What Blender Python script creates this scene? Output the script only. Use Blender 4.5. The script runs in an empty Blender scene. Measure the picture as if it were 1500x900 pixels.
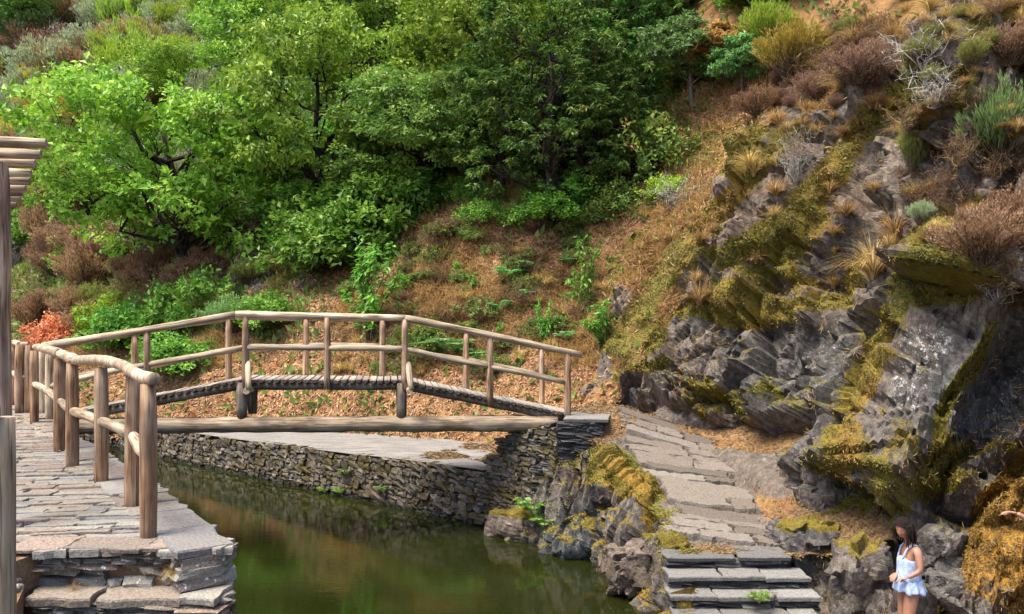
import bpy, math, random
import numpy as np
from mathutils import Vector, Matrix, Quaternion

# ------------------------------------------------------------------ camera, sky, sun, exposure
sc = bpy.context.scene
C = sc.collection
F = 1200.0            # focal length in pixels of the 1500 px wide photograph
HZ = 470.0            # horizon row
CAMZ = 3.5
cam_d = bpy.data.cameras.new('camera')
cam_d.sensor_width = 36.0
cam_d.lens = 36.0 * F / 1500.0
cam_d.shift_y = (HZ - 450.0) / 1500.0
cam_d.clip_end = 500.0
cam_d.clip_start = 0.05
cam = bpy.data.objects.new('camera', cam_d)
cam.location = (0, 0, CAMZ)
cam.rotation_euler = (math.radians(90), 0, 0)
C.objects.link(cam)
sc.camera = cam

SUN_EL, SUN_AZ = 66.0, 240.0      # azimuth clockwise from +Y, the side the sun stands on
w = bpy.data.worlds.new('World'); sc.world = w; w.use_nodes = True
wn = w.node_tree.nodes; wl = w.node_tree.links
bgn = wn.get('Background') or wn.new('ShaderNodeBackground')
sky = wn.new('ShaderNodeTexSky'); sky.sky_type = 'NISHITA'; sky.sun_disc = False
sky.sun_elevation = math.radians(SUN_EL); sky.sun_rotation = math.radians(SUN_AZ)
sky.dust_density = 3.0; sky.ozone_density = 0.6; sky.air_density = 0.7
wl.new(sky.outputs[0], bgn.inputs[0]); bgn.inputs[1].default_value = 0.15
sund = bpy.data.lights.new('sun', 'SUN'); sund.energy = 2.9; sund.angle = math.radians(30); sund.color = (1, .93, .81)
suno = bpy.data.objects.new('sun', sund); C.objects.link(suno)
_d = Vector((math.sin(math.radians(SUN_AZ)) * math.cos(math.radians(SUN_EL)),
             math.cos(math.radians(SUN_AZ)) * math.cos(math.radians(SUN_EL)), math.sin(math.radians(SUN_EL))))
suno.rotation_euler = _d.to_track_quat('Z', 'Y').to_euler(); suno.location = (0, 0, 40)
sc.view_settings.view_transform = 'Standard'; sc.view_settings.look = 'None'
sc.view_settings.gamma = 1.0; sc.view_settings.use_curve_mapping = False
sc.view_settings.exposure = 1.5
sc.cycles.max_bounces = 6; sc.cycles.diffuse_bounces = 3; sc.cycles.glossy_bounces = 2
sc.cycles.transmission_bounces = 2; sc.cycles.transparent_max_bounces = 4
sc.cycles.caustics_reflective = False; sc.cycles.caustics_refractive = False

rng = np.random.default_rng(7)
random.seed(7)

# ------------------------------------------------------------------ projection helpers (for laying out real positions)
def P(px, py, Y):
    return np.array([(px - 750.0) / F * Y, Y, CAMZ - (py - HZ) / F * Y])
def pix(V):
    V = np.asarray(V, float); y = np.maximum(V[..., 1], .3)
    return 750 + V[..., 0] / y * F, HZ + (CAMZ - V[..., 2]) / y * F

# ------------------------------------------------------------------ numpy noise
def _h(ix, iy, iz, seed):
    with np.errstate(over='ignore'):
        h = (ix.astype(np.uint32) * np.uint32(374761393) + iy.astype(np.uint32) * np.uint32(668265263)
             + iz.astype(np.uint32) * np.uint32(2246822519) + np.uint32((seed * 3266489917) & 0xffffffff))
        h = (h ^ (h >> np.uint32(13))) * np.uint32(1274126177)
        h = (h ^ (h >> np.uint32(16))) * np.uint32(2654435761)
        h = h ^ (h >> np.uint32(15))
    return h.astype(np.float64) / 4294967296.0
def vnoise(p, seed=0):
    i = np.floor(p).astype(np.int64); f = p - i
    u = f * f * f * (f * (f * 6 - 15) + 10)
    r = 0
    for dx in (0, 1):
        wx = u[..., 0] if dx else 1 - u[..., 0]
        for dy in (0, 1):
            wy = u[..., 1] if dy else 1 - u[..., 1]
            for dz in (0, 1):
                wz = u[..., 2] if dz else 1 - u[..., 2]
                r = r + wx * wy * wz * _h(i[..., 0] + dx, i[..., 1] + dy, i[..., 2] + dz, seed)
    return r * 2 - 1
def fbm(p, o=4, seed=0, gain=.5):
    a, s, r = 1.0, 0.0, 0
    for k in range(o):
        r = r + a * vnoise(p * (2.03 ** k) + 17.3 * k, seed + k); s += a; a *= gain
    return r / s
def ridged(p, o=3, seed=0):
    a, s, r = 1.0, 0.0, 0
    for k in range(o):
        r = r + a * (1 - np.abs(vnoise(p * (2.1 ** k) + 9.1 * k, seed + k)) * 2); s += a; a *= .5
    return r / s
def worley(p, seed=0, tilt=False):
    i = np.floor(p).astype(np.int64); f = p - i
    sh = p.shape[:-1]; F1 = np.full(sh, 9.0); F2 = np.full(sh, 9.0); ID = np.zeros(sh); TL = np.zeros(sh)
    for dx in (-1, 0, 1):
        for dy in (-1, 0, 1):
            for dz in (-1, 0, 1):
                cx, cy, cz = i[..., 0] + dx, i[..., 1] + dy, i[..., 2] + dz
                ox = dx + _h(cx, cy, cz, seed) - f[..., 0]
                oy = dy + _h(cx, cy, cz, seed + 11) - f[..., 1]
                oz = dz + _h(cx, cy, cz, seed + 23) - f[..., 2]
                d = np.sqrt(ox * ox + oy * oy + oz * oz)
                idd = _h(cx, cy, cz, seed + 37)
                nearer = d < F1
                F2 = np.where(nearer, F1, np.minimum(F2, d))
                ID = np.where(nearer, idd, ID); F1 = np.where(nearer, d, F1)
                if tilt:
                    tl = ox * (_h(cx, cy, cz, seed + 51) - .5) + oy * (_h(cx, cy, cz, seed + 53) - .5) + oz * (_h(cx, cy, cz, seed + 57) - .5)
                    TL = np.where(nearer, tl, TL)
    return (F1, F2, ID, TL * 2) if tilt else (F1, F2, ID)
def sstep(a, b, x):
    t = np.clip((x - a) / (b - a), 0, 1); return t * t * (3 - 2 * t)
def seg_dist(px, py, line):
    d = np.full(px.shape, 1e9); tt = np.zeros(px.shape)
    n = len(line) - 1
    for k in range(n):
        ax, ay = line[k]; bx, by = line[k + 1]
        vx, vy = bx - ax, by - ay
        t = np.clip(((px - ax) * vx + (py - ay) * vy) / (vx * vx + vy * vy), 0, 1)
        dd = np.hypot(px - ax - t * vx, py - ay - t * vy)
        m = dd < d; d = np.where(m, dd, d); tt = np.where(m, (k + t) / n, tt)
    return d, tt
def poly_sd(px, py, poly):
    """signed distance, positive inside"""
    d, _ = seg_dist(px, py, list(poly) + [poly[0]])
    ins = np.zeros(px.shape, bool); n = len(poly)
    for k in range(n):
        x1, y1 = poly[k]; x2, y2 = poly[(k + 1) % n]
        if y1 == y2: continue
        c = ((y1 > py) != (y2 > py)) & (px < (x2 - x1) * (py - y1) / (y2 - y1) + x1)
        ins ^= c
    return np.where(ins, d, -d)

# ------------------------------------------------------------------ mesh helpers
def mk_mesh(name, V, faces, smooth=False, attrs=None):
    """faces: list of (m,k) int arrays.  attrs: {name: ('FLOAT'|'COLOR', domain, array)}"""
    V = np.asarray(V, np.float32).reshape(-1, 3)
    if isinstance(faces, np.ndarray): faces = [faces]
    faces = [np.asarray(f, np.int32) for f in faces if len(f)]
    me = bpy.data.meshes.new(name)
    nl = sum(f.size for f in faces); npoly = sum(len(f) for f in faces)
    me.vertices.add(len(V)); me.vertices.foreach_set('co', V.ravel())
    me.loops.add(nl); me.loops.foreach_set('vertex_index', np.concatenate([f.ravel() for f in faces]))
    tot = np.concatenate([np.full(len(f), f.shape[1], np.int32) for f in faces])
    st = np.concatenate([[0], np.cumsum(tot)[:-1]]).astype(np.int32)
    me.polygons.add(npoly); me.polygons.foreach_set('loop_start', st); me.polygons.foreach_set('loop_total', tot)
    me.polygons.foreach_set('use_smooth', np.full(npoly, smooth))
    for an, (typ, dom, arr) in (attrs or {}).items():
        if typ == 'FLOAT':
            a = me.attributes.new(an, 'FLOAT', dom); a.data.foreach_set('value', np.asarray(arr, np.float32).ravel())
        else:
            a = me.attributes.new(an, 'FLOAT_COLOR', dom)
            arr = np.asarray(arr, np.float32).reshape(-1, 3)
            a.data.foreach_set('color', np.concatenate([arr, np.ones((len(arr), 1), np.float32)], 1).ravel())
    me.update(calc_edges=True)
    return me
def obj(name, me, mat=None, parent=None, loc=None):
    o = bpy.data.objects.new(name, me); C.objects.link(o)
    if mat is not None and not me.materials: me.materials.append(mat)
    if parent is not None: o.parent = parent
    if loc is not None: o.location = loc
    return o
def obj_mat(o, mat):
    """material on the object, so that copies sharing a mesh can differ"""
    if not o.data.materials: o.data.materials.append(mat)
    o.material_slots[0].link = 'OBJECT'; o.material_slots[0].material = mat
def tag(o, label=None, cat=None, group=None, kind=None):
    if label: o['label'] = label
    if cat: o['category'] = cat
    if group: o['group'] = group
    if kind: o['kind'] = kind
    return o
def thing(name, label, cat, loc=(0, 0, 0), group=None):
    o = bpy.data.objects.new(name, None); C.objects.link(o); o.location = tuple(float(v) for v in loc)
    o.empty_display_size = .1
    return tag(o, label, cat, group)
def grid_faces(nr, nc):
    a = np.arange(nr * nc).reshape(nr, nc)
    return np.stack([a[:-1, :-1].ravel(), a[:-1, 1:].ravel(), a[1:, 1:].ravel(), a[1:, :-1].ravel()], 1)
def grid_normals(V):
    du = np.gradient(V, axis=1); dv = np.gradient(V, axis=0)
    n = np.cross(du, dv); n /= np.linalg.norm(n, axis=-1, keepdims=True) + 1e-9
    return n
class MB:
    """collects verts and faces"""
    def __init__(s): s.v = []; s.f = {}; s.n = 0
    def add(s, V, fl):
        for f in fl:
            f = np.asarray(f)
            if len(f): s.f.setdefault(f.shape[1], []).append(f + s.n)
        s.v.append(np.asarray(V, float)); s.n += len(V)
    def mesh(s, name, smooth=False, attrs=None):
        return mk_mesh(name, np.concatenate(s.v), [np.concatenate(x) for x in s.f.values()], smooth, attrs)
def frame_dirs(pts):
    pts = np.asarray(pts, float)
    t = np.gradient(pts, axis=0); t /= np.linalg.norm(t, axis=1, keepdims=True) + 1e-9
    a = np.array([0, 0, 1.0]) if abs(t[0, 2]) < .9 else np.array([1.0, 0, 0])
    u = np.cross(t, a); u /= np.linalg.norm(u, axis=1, keepdims=True) + 1e-9
    v = np.cross(t, u)
    return t, u, v
def tube(pts, rad, k=6, cap=True, rough=0, seed=0):
    pts = np.asarray(pts, float); n = len(pts); rad = np.broadcast_to(np.asarray(rad, float), (n,))
    t, u, v = frame_dirs(pts)
    a = np.arange(k) / k * 2 * math.pi
    R = rad[:, None] * np.ones(k)
    V = pts[:, None] + R[..., None] * (np.cos(a)[None, :, None] * u[:, None] + np.sin(a)[None, :, None] * v[:, None])
    if rough:
        nn = fbm(V * 7.0 + seed * 3.1, 2, seed)
        V = V + ((V - pts[:, None]) * (nn * rough)[..., None])
    idx = np.arange(n * k).reshape(n, k)
    q = np.stack([idx[:-1], np.roll(idx[:-1], -1, 1), np.roll(idx[1:], -1, 1), idx[1:]], -1).reshape(-1, 4)
    V = V.reshape(-1, 3); fl = [q]
    if cap:
        V = np.concatenate([V, pts[:1], pts[-1:]]); c0, c1 = n * k, n * k + 1
        tri = [[c0, (j + 1) % k, j] for j in range(k)] + [[c1, idx[-1, j], idx[-1, (j + 1) % k]] for j in range(k)]
        fl.append(np.array(tri))
    return V, fl

# ------------------------------------------------------------------ materials
def lin(h):
    h = h.lstrip('#'); c = [int(h[i:i + 2], 16) / 255 for i in (0, 2, 4)]
    return tuple((x / 12.92 if x <= .04045 else ((x + .055) / 1.055) ** 2.4) for x in c) + (1,)
def newmat(name):
    m = bpy.data.materials.new(name); m.use_nodes = True
    nt = m.node_tree; b = nt.nodes['Principled BSDF']
    return m, nt, b
def nd(nt, typ, **kw):
    n = nt.nodes.new(typ)
    for k, v in kw.items():
        if k in n.inputs.keys(): n.inputs[k].default_value = v
        else: setattr(n, k, v)
    return n
def ramp(nt, fac, stops, interp='LINEAR'):
    r = nt.nodes.new('ShaderNodeValToRGB'); r.color_ramp.interpolation = interp
    e = r.color_ramp.elements
    while len(e) < len(stops): e.new(.5)
    for k, (p, c) in enumerate(stops):
        e[k].position = p; e[k].color = c if len(c) == 4 else tuple(c) + (1,)
    nt.links.new(fac, r.inputs[0]); return r.outputs[0]
def mixc(nt, fac, a, b, mode='MIX'):
    m = nt.nodes.new('ShaderNodeMix'); m.data_type = 'RGBA'; m.blend_type = mode
    for s, v in ((m.inputs[0], fac), (m.inputs[6], a), (m.inputs[7], b)):
        if hasattr(v, 'links'): nt.links.new(v, s)
        else: s.default_value = v
    return m.outputs[2]
def math_n(nt, op, a, b=None, clamp=False):
    m = nt.nodes.new('ShaderNodeMath'); m.operation = op; m.use_clamp = clamp
    for s, v in ((m.inputs[0], a), (m.inputs[1], b)):
        if v is None: continue
        if hasattr(v, 'links'): nt.links.new(v, s)
        else: s.default_value = v
    return m.outputs[0]
def noise(nt, scale, detail=4, vec=None, rough=.55, dist=0):
    n = nd(nt, 'ShaderNodeTexNoise', Scale=scale, Detail=detail, Roughness=rough, Distortion=dist)
    if vec is not None: nt.links.new(vec, n.inputs['Vector'])
    return n.outputs[0]
def mapping(nt, src, scale=(1, 1, 1), rot=(0, 0, 0)):
    m = nt.nodes.new('ShaderNodeMapping'); m.inputs['Scale'].default_value = scale; m.inputs['Rotation'].default_value = rot
    nt.links.new(src, m.inputs[0]); return m.outputs[0]
def bump(nt, b, h, strength=.5, dist=.02):
    n = nd(nt, 'ShaderNodeBump', Strength=strength, Distance=dist)
    nt.links.new(h, n.inputs['Height']); nt.links.new(n.outputs[0], b.inputs['Normal'])

def wood_mat(name, dark, mid, light, seed=0.0):
    m, nt, b = newmat(name)
    tc = nt.nodes.new('ShaderNodeTexCoord'); oi = nt.nodes.new('ShaderNodeObjectInfo')
    add = nt.nodes.new('ShaderNodeVectorMath'); add.operation = 'ADD'
    sc_ = nt.nodes.new('ShaderNodeVectorMath'); sc_.operation = 'SCALE'; sc_.inputs['Scale'].default_value = 37.0
    cmb = nt.nodes.new('ShaderNodeCombineXYZ')
    for i in range(3): nt.links.new(oi.outputs['Random'], cmb.inputs[i])
    nt.links.new(cmb.outputs[0], sc_.inputs[0])
    nt.links.new(tc.outputs['Object'], add.inputs[0]); nt.links.new(sc_.outputs[0], add.inputs[1])
    v = mapping(nt, add.outputs[0], (26, 26, 1.6)); v2 = mapping(nt, add.outputs[0], (5, 5, 2.2))
    v3 = mapping(nt, add.outputs[0], (70, 70, 2.0))
    n1 = noise(nt, 1.0, 5, v, .6, .3); n2 = noise(nt, 1.0, 3, v2); n3 = noise(nt, 1.0, 2, v3)
    f = math_n(nt, 'ADD', math_n(nt, 'MULTIPLY', n1, .6), math_n(nt, 'MULTIPLY', n2, .4))
    c = ramp(nt, f, [(.37, dark), (.5, mid), (.62, light)])
    crk = ramp(nt, n3, [(.34, (0.10, .08, .06, 1)), (.45, (1, 1, 1, 1))])
    c = mixc(nt, .75, c, crk, 'MULTIPLY')
    nw = noise(nt, 1.0, 4, mapping(nt, add.outputs[0], (3, 3, 1.3)), .7)
    c = mixc(nt, math_n(nt, 'MULTIPLY', ramp(nt, nw, [(.45, (0, 0, 0, 1)), (.62, (1, 1, 1, 1))]), .3), c, mixc(nt, f, (.11, .095, .08, 1), (.48, .43, .37, 1)))
    kn = nd(nt, 'ShaderNodeTexVoronoi', Scale=1.0); nt.links.new(mapping(nt, add.outputs[0], (5, 5, 2.2)), kn.inputs['Vector'])
    c = mixc(nt, math_n(nt, 'MULTIPLY', ramp(nt, kn.outputs['Distance'], [(.08, (1, 1, 1, 1)), (.2, (0, 0, 0, 1))]), .7), c, dark)
    hs = nt.nodes.new('ShaderNodeHueSaturation'); nt.links.new(c, hs.inputs['Color'])
    nt.links.new(math_n(nt, 'ADD', math_n(nt, 'MULTIPLY', oi.outputs['Random'], .5), .75), hs.inputs['Value'])
    nt.links.new(hs.outputs[0], b.inputs['Base Color'])
    b.inputs['Roughness'].default_value = .8; b.inputs['Specular IOR Level'].default_value = .25
    bump(nt, b, f, .5, .01)
    return m
M = {}
M['post'] = wood_mat('brown_post_wood', (.09, .045, .022, 1), (.27, .155, .085, 1), (.46, .32, .20, 1))
M['rail'] = wood_mat('grey_rail_wood', (.15, .105, .065, 1), (.36, .27, .175, 1), (.56, .46, .33, 1))
M['log'] = wood_mat('beam_log_wood', (.11, .075, .045, 1), (.31, .225, .14, 1), (.52, .41, .29, 1))
M['plank'] = wood_mat('deck_plank_wood', (.12, .10, .08, 1), (.29, .25, .21, 1), (.46, .42, .37, 1))
M['dark_log'] = wood_mat('dark_wood', (.025, .018, .012, 1), (.07, .05, .035, 1), (.14, .11, .08, 1))  # dark timber tone; on the plank ends it stands in for underdeck shade
M['pergola'] = wood_mat('pergola_wood', (.10, .06, .04, 1), (.28, .185, .125, 1), (.46, .345, .25, 1))

def stone_mat(name, stops, moss=.0, mosscol=(.20, .15, .02, 1), lichen=.0, scale=1.0, per_obj=True):
    m, nt, b = newmat(name)
    geo = nt.nodes.new('ShaderNodeNewGeometry'); pos = geo.outputs['Position']
    if per_obj: rnd = nt.nodes.new('ShaderNodeObjectInfo').outputs['Random']
    else:
        at = nt.nodes.new('ShaderNodeAttribute'); at.attribute_name = 'rnd'; rnd = at.outputs['Fac']
    n1 = noise(nt, 9 * scale, 5, pos, .65); n2 = noise(nt, 45 * scale, 4, pos, .6)
    f = math_n(nt, 'ADD', math_n(nt, 'MULTIPLY', rnd, .72), math_n(nt, 'MULTIPLY', math_n(nt, 'ADD', n1, n2), .14))
    c = ramp(nt, f, stops)
    var = ramp(nt, n2, [(.3, (.55, .55, .55, 1)), (.5, (1, 1, 1, 1)), (.72, (1.35, 1.3, 1.25, 1))])
    c = mixc(nt, 1.0, c, var, 'MULTIPLY')
    if lichen:
        l = noise(nt, 14 * scale, 3, pos, .7)
        c = mixc(nt, ramp(nt, l, [(.64 - lichen * .1, (0, 0, 0, 1)), (.68 - lichen * .1, (1, 1, 1, 1))]), c, (.55, .55, .50, 1))
    if moss:
        l = noise(nt, 2.6 * scale, 5, pos, .7)
        c = mixc(nt, ramp(nt, l, [(.66 - moss * .3, (0, 0, 0, 1)), (.74 - moss * .3, (.9, .9, .9, 1))]), c, mosscol)
    if 'canal' in name or 'terrace_face' in name:      # algae stain at the waterline
        sx = nt.nodes.new('ShaderNodeSeparateXYZ'); nt.links.new(pos, sx.inputs[0])
        zz = math_n(nt, 'ADD', sx.outputs[2], math_n(nt, 'MULTIPLY', math_n(nt, 'SUBTRACT', n1, .5), .18))
        c = mixc(nt, ramp(nt, zz, [(.05, (.85, .85, .85, 1)), (.13, (0, 0, 0, 1))]), c, (.012, .014, .008, 1))
    nt.links.new(c, b.inputs['Base Color'])
    b.inputs['Roughness'].default_value = .82; b.inputs['Specular IOR Level'].default_value = .3
    bump(nt, b, math_n(nt, 'ADD', n1, math_n(nt, 'MULTIPLY', n2, .6)), .7, .025)
    return m
def g(v, r=1, gg=1, bb=1): return (v * r, v * gg, v * bb, 1)
M['wallstone'] = stone_mat('canal_wall_stone', [(.05, g(0.018, 1.1, 1, .8)), (.25, g(0.049, 1.2, 1, .72)), (.45, g(0.083, 1.2, 1, .7)), (.62, g(0.118, 1.2, .97, .72)), (.8, g(0.074, 1, 1, .95)), (.95, g(0.166, 1.05, 1, .88))], moss=.5, mosscol=(.07, .052, .016, 1), lichen=.0)
M['slate'] = stone_mat('stacked_slate', [(.05, g(.035, .9, 1, 1.15)), (.3, g(.09, .95, 1, 1.1)), (.55, g(.16, 1, 1, 1)), (.8, g(.24, 1.02, 1, .96)), (.95, g(.12, 1.1, 1, .9))], lichen=.3)
M['dark_slate'] = stone_mat('dark_stacked_slate', [(.05, g(.018, .95, 1, 1.05)), (.5, g(.05, 1.0, 1, 1.0)), (.8, g(.09, 1.1, 1, .88)), (.95, g(.13, 1.0, 1, .98))], lichen=.0)
M['frontstone'] = stone_mat('terrace_face_stone', [(.03, g(.035, 1.0, 1, 1.0)), (.2, g(.085, 1.3, 1, .78)), (.4, g(.15, 1.15, 1, .8)), (.55, g(.22, 1.08, 1, .84)), (.7, g(.12, .98, 1, 1.0)), (.85, g(.17, 1.35, .95, .65)), (.95, g(.28, 1.04, 1, .9))], moss=.12, mosscol=(.07, .05, .02, 1), lichen=.1, scale=1.4)
M['paving'] = stone_mat('terrace_paving_slate', [(.03, g(0.090, 1.05, .98, .92)), (.2, g(0.164, 1.18, .98, .78)), (.4, g(0.213, 1.1, 1, .84)), (.55, g(0.254, 1.06, 1, .86)), (.7, g(0.156, 1.0, 1, .98)), (.85, g(0.189, 1.25, .95, .76)), (.97, g(0.295, 1.04, 1, .9))], lichen=.0, scale=1.2)
M['tread'] = stone_mat('step_tread_slate', [(.05, g(.075, 1.0, 1, .98)), (.35, g(.12, 1.05, 1, .92)), (.65, g(.165, 1.03, 1, .92)), (.95, g(.22, 1.03, 1, .92))], moss=.2, mosscol=(.07, .05, .025, 1), lichen=.0)

def soil_mat(name, cols, scale=1.0, strength=.8):
    m, nt, b = newmat(name)
    pos = nt.nodes.new('ShaderNodeNewGeometry').outputs['Position']
    n1 = noise(nt, 3 * scale, 6, pos, .7); n2 = noise(nt, 38 * scale, 4, pos, .7)
    f = math_n(nt, 'ADD', math_n(nt, 'MULTIPLY', n1, .5), math_n(nt, 'MULTIPLY', n2, .5))
    c = ramp(nt, f, [(.34 + .32 * k / (len(cols) - 1), q) for k, q in enumerate(cols)])
    nt.links.new(c, b.inputs['Base Color']); b.inputs['Roughness'].default_value = .95
    b.inputs['Specular IOR Level'].default_value = .1
    bump(nt, b, n2, strength, .03); return m
M['soil'] = soil_mat('sandy_joint', [(.06, .035, .02, 1), (.18, .115, .065, 1), (.28, .20, .13, 1)])
M['earth'] = soil_mat('dark_earth', [(.02, .015, .01, 1), (.06, .04, .025, 1), (.12, .08, .045, 1)])

def leaf_mat(name, dark, mid, light, accent=None, acc=.94, trans=.35, objvar=.25):
    m, nt, b = newmat(name)
    at = nt.nodes.new('ShaderNodeAttribute'); at.attribute_name = 'rnd'
    oi = nt.nodes.new('ShaderNodeObjectInfo')
    st = [(.0, dark), (.45, mid), (.9, light)]
    if accent: st += [(acc, light), (min(acc + .015, .999), accent)]
    c = ramp(nt, at.outputs['Fac'], st)
    hs = nt.nodes.new('ShaderNodeHueSaturation'); nt.links.new(c, hs.inputs['Color'])
    nt.links.new(math_n(nt, 'ADD', math_n(nt, 'MULTIPLY', oi.outputs['Random'], objvar * 2), 1 - objvar), hs.inputs['Value'])
    nt.links.new(math_n(nt, 'ADD', math_n(nt, 'MULTIPLY', oi.outputs['Random'], .03), .485), hs.inputs['Hue'])
    nt.links.new(hs.outputs[0], b.inputs['Base Color'])
    b.inputs['Roughness'].default_value = .5; b.inputs['Specular IOR Level'].default_value = .35
    tr = nt.nodes.new('ShaderNodeBsdfTranslucent'); nt.links.new(hs.outputs[0], tr.inputs[0])
    mx = nt.nodes.new('ShaderNodeMixShader'); mx.inputs[0].default_value = trans
    out = nt.nodes['Material Output']
    nt.links.new(b.outputs[0], mx.inputs[1]); nt.links.new(tr.outputs[0], mx.inputs[2]); nt.links.new(mx.outputs[0], out.inputs[0])
    return m
L = {}
L['oak'] = leaf_mat('oak_leaf', (0.085, 0.193, 0.018, 1), (0.194, 0.363, 0.033, 1), (0.388, 0.556, 0.079, 1))
L['oak_mid'] = leaf_mat('oak_leaf_mid', (0.072, 0.163, 0.017, 1), (0.170, 0.301, 0.029, 1), (0.356, 0.483, 0.065, 1))
L['oak_deep'] = leaf_mat('oak_leaf_deep', (0.052, 0.121, 0.024, 1), (0.130, 0.244, 0.043, 1), (0.282, 0.407, 0.084, 1))
L['chest'] = leaf_mat('chestnut_leaf', (0.031, 0.100, 0.020, 1), (0.089, 0.207, 0.043, 1), (0.266, 0.399, 0.096, 1), (0.800, 0.160, 0.043, 1), .965)
L['sap'] = leaf_mat('sapling_leaf', (.08, .26, .03, 1), (.15, .40, .05, 1), (.27, .54, .09, 1))
L['lime'] = leaf_mat('lime_broom', (0.126, 0.252, 0.021, 1), (0.252, 0.420, 0.032, 1), (0.420, 0.578, 0.074, 1))
L['yellow'] = leaf_mat('yellow_heath', (0.182, 0.169, 0.024, 1), (0.362, 0.327, 0.043, 1), (0.544, 0.435, 0.072, 1))
L['heath'] = leaf_mat('green_heath', (0.061, 0.145, 0.037, 1), (0.133, 0.266, 0.072, 1), (0.254, 0.411, 0.133, 1))
L['grey'] = leaf_mat('grey_heath', (0.109, 0.158, 0.072, 1), (0.230, 0.302, 0.145, 1), (0.386, 0.459, 0.254, 1))
L['olive'] = leaf_mat('olive_heath', (0.084, 0.105, 0.021, 1), (0.179, 0.210, 0.042, 1), (0.315, 0.326, 0.084, 1))
L['brown'] = leaf_mat('brown_heath', (0.085, 0.054, 0.031, 1), (0.216, 0.127, 0.065, 1), (0.383, 0.239, 0.132, 1))
L['rust'] = leaf_mat('rusty_foliage', (.20, .10, .03, 1), (.38, .22, .07, 1), (.52, .34, .13, 1))
L['mauve'] = leaf_mat('mauve_heath', (0.104, 0.058, 0.040, 1), (0.208, 0.123, 0.086, 1), (0.295, 0.182, 0.119, 1))
L['bush'] = leaf_mat('bush_leaf', (0.052, 0.145, 0.018, 1), (0.125, 0.279, 0.033, 1), (0.266, 0.447, 0.067, 1))
L['bush_yel'] = leaf_mat('yellow_bush_leaf', (.14, .26, .02, 1), (.28, .42, .03, 1), (.45, .55, .06, 1), (.45, .10, .04, 1), .93)
L['bush_red'] = leaf_mat('red_bush_leaf', (.42, .10, .04, 1), (.60, .20, .10, 1), (.70, .36, .20, 1))
L['bramble'] = leaf_mat('bramble_leaf', (.05, .13, .025, 1), (.18, .27, .05, 1), (.34, .40, .09, 1), (.30, .09, .03, 1), .80)
L['fern'] = leaf_mat('fern_frond', (.08, .26, .06, 1), (.16, .38, .11, 1), (.26, .48, .18, 1))
L['straw'] = leaf_mat('dry_grass', (0.186, 0.110, 0.037, 1), (0.405, 0.270, 0.092, 1), (0.675, 0.490, 0.220, 1))
L['litter'] = leaf_mat('dry_litter', (0.104, 0.051, 0.023, 1), (0.330, 0.182, 0.072, 1), (0.623, 0.420, 0.191, 1), trans=.1)
L['needle'] = leaf_mat('path_needles', (.05, .03, .015, 1), (.15, .09, .042, 1), (.28, .19, .10, 1), trans=.1)
L['moss'] = leaf_mat('moss_tuft', (.045, .041, .007, 1), (.12, .105, .014, 1), (.26, .22, .035, 1), trans=.2)
L['moss_rust'] = leaf_mat('rusty_moss', (.075, .036, .009, 1), (.16, .085, .016, 1), (.28, .17, .04, 1), trans=.2)
L['greytwig'] = leaf_mat('pale_twig', (.14, .13, .11, 1), (.27, .25, .21, 1), (.42, .40, .35, 1), trans=.0)
L['under'] = leaf_mat('undergrowth_leaf', (0.048, 0.100, 0.019, 1), (0.124, 0.188, 0.037, 1), (0.275, 0.300, 0.075, 1), (0.358, 0.138, 0.050, 1), .78)
M['bark'] = soil_mat('bark', [(.012, .01, .008, 1), (.04, .032, .025, 1), (.10, .085, .07, 1)], 2.0)
M['palebark'] = soil_mat('pale_bark', [(.08, .07, .06, 1), (.20, .18, .15, 1), (.34, .31, .27, 1)], 2.0)
M['twig'] = soil_mat('twig', [(.05, .03, .02, 1), (.13, .085, .055, 1), (.24, .17, .12, 1)], 2.0)

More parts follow.
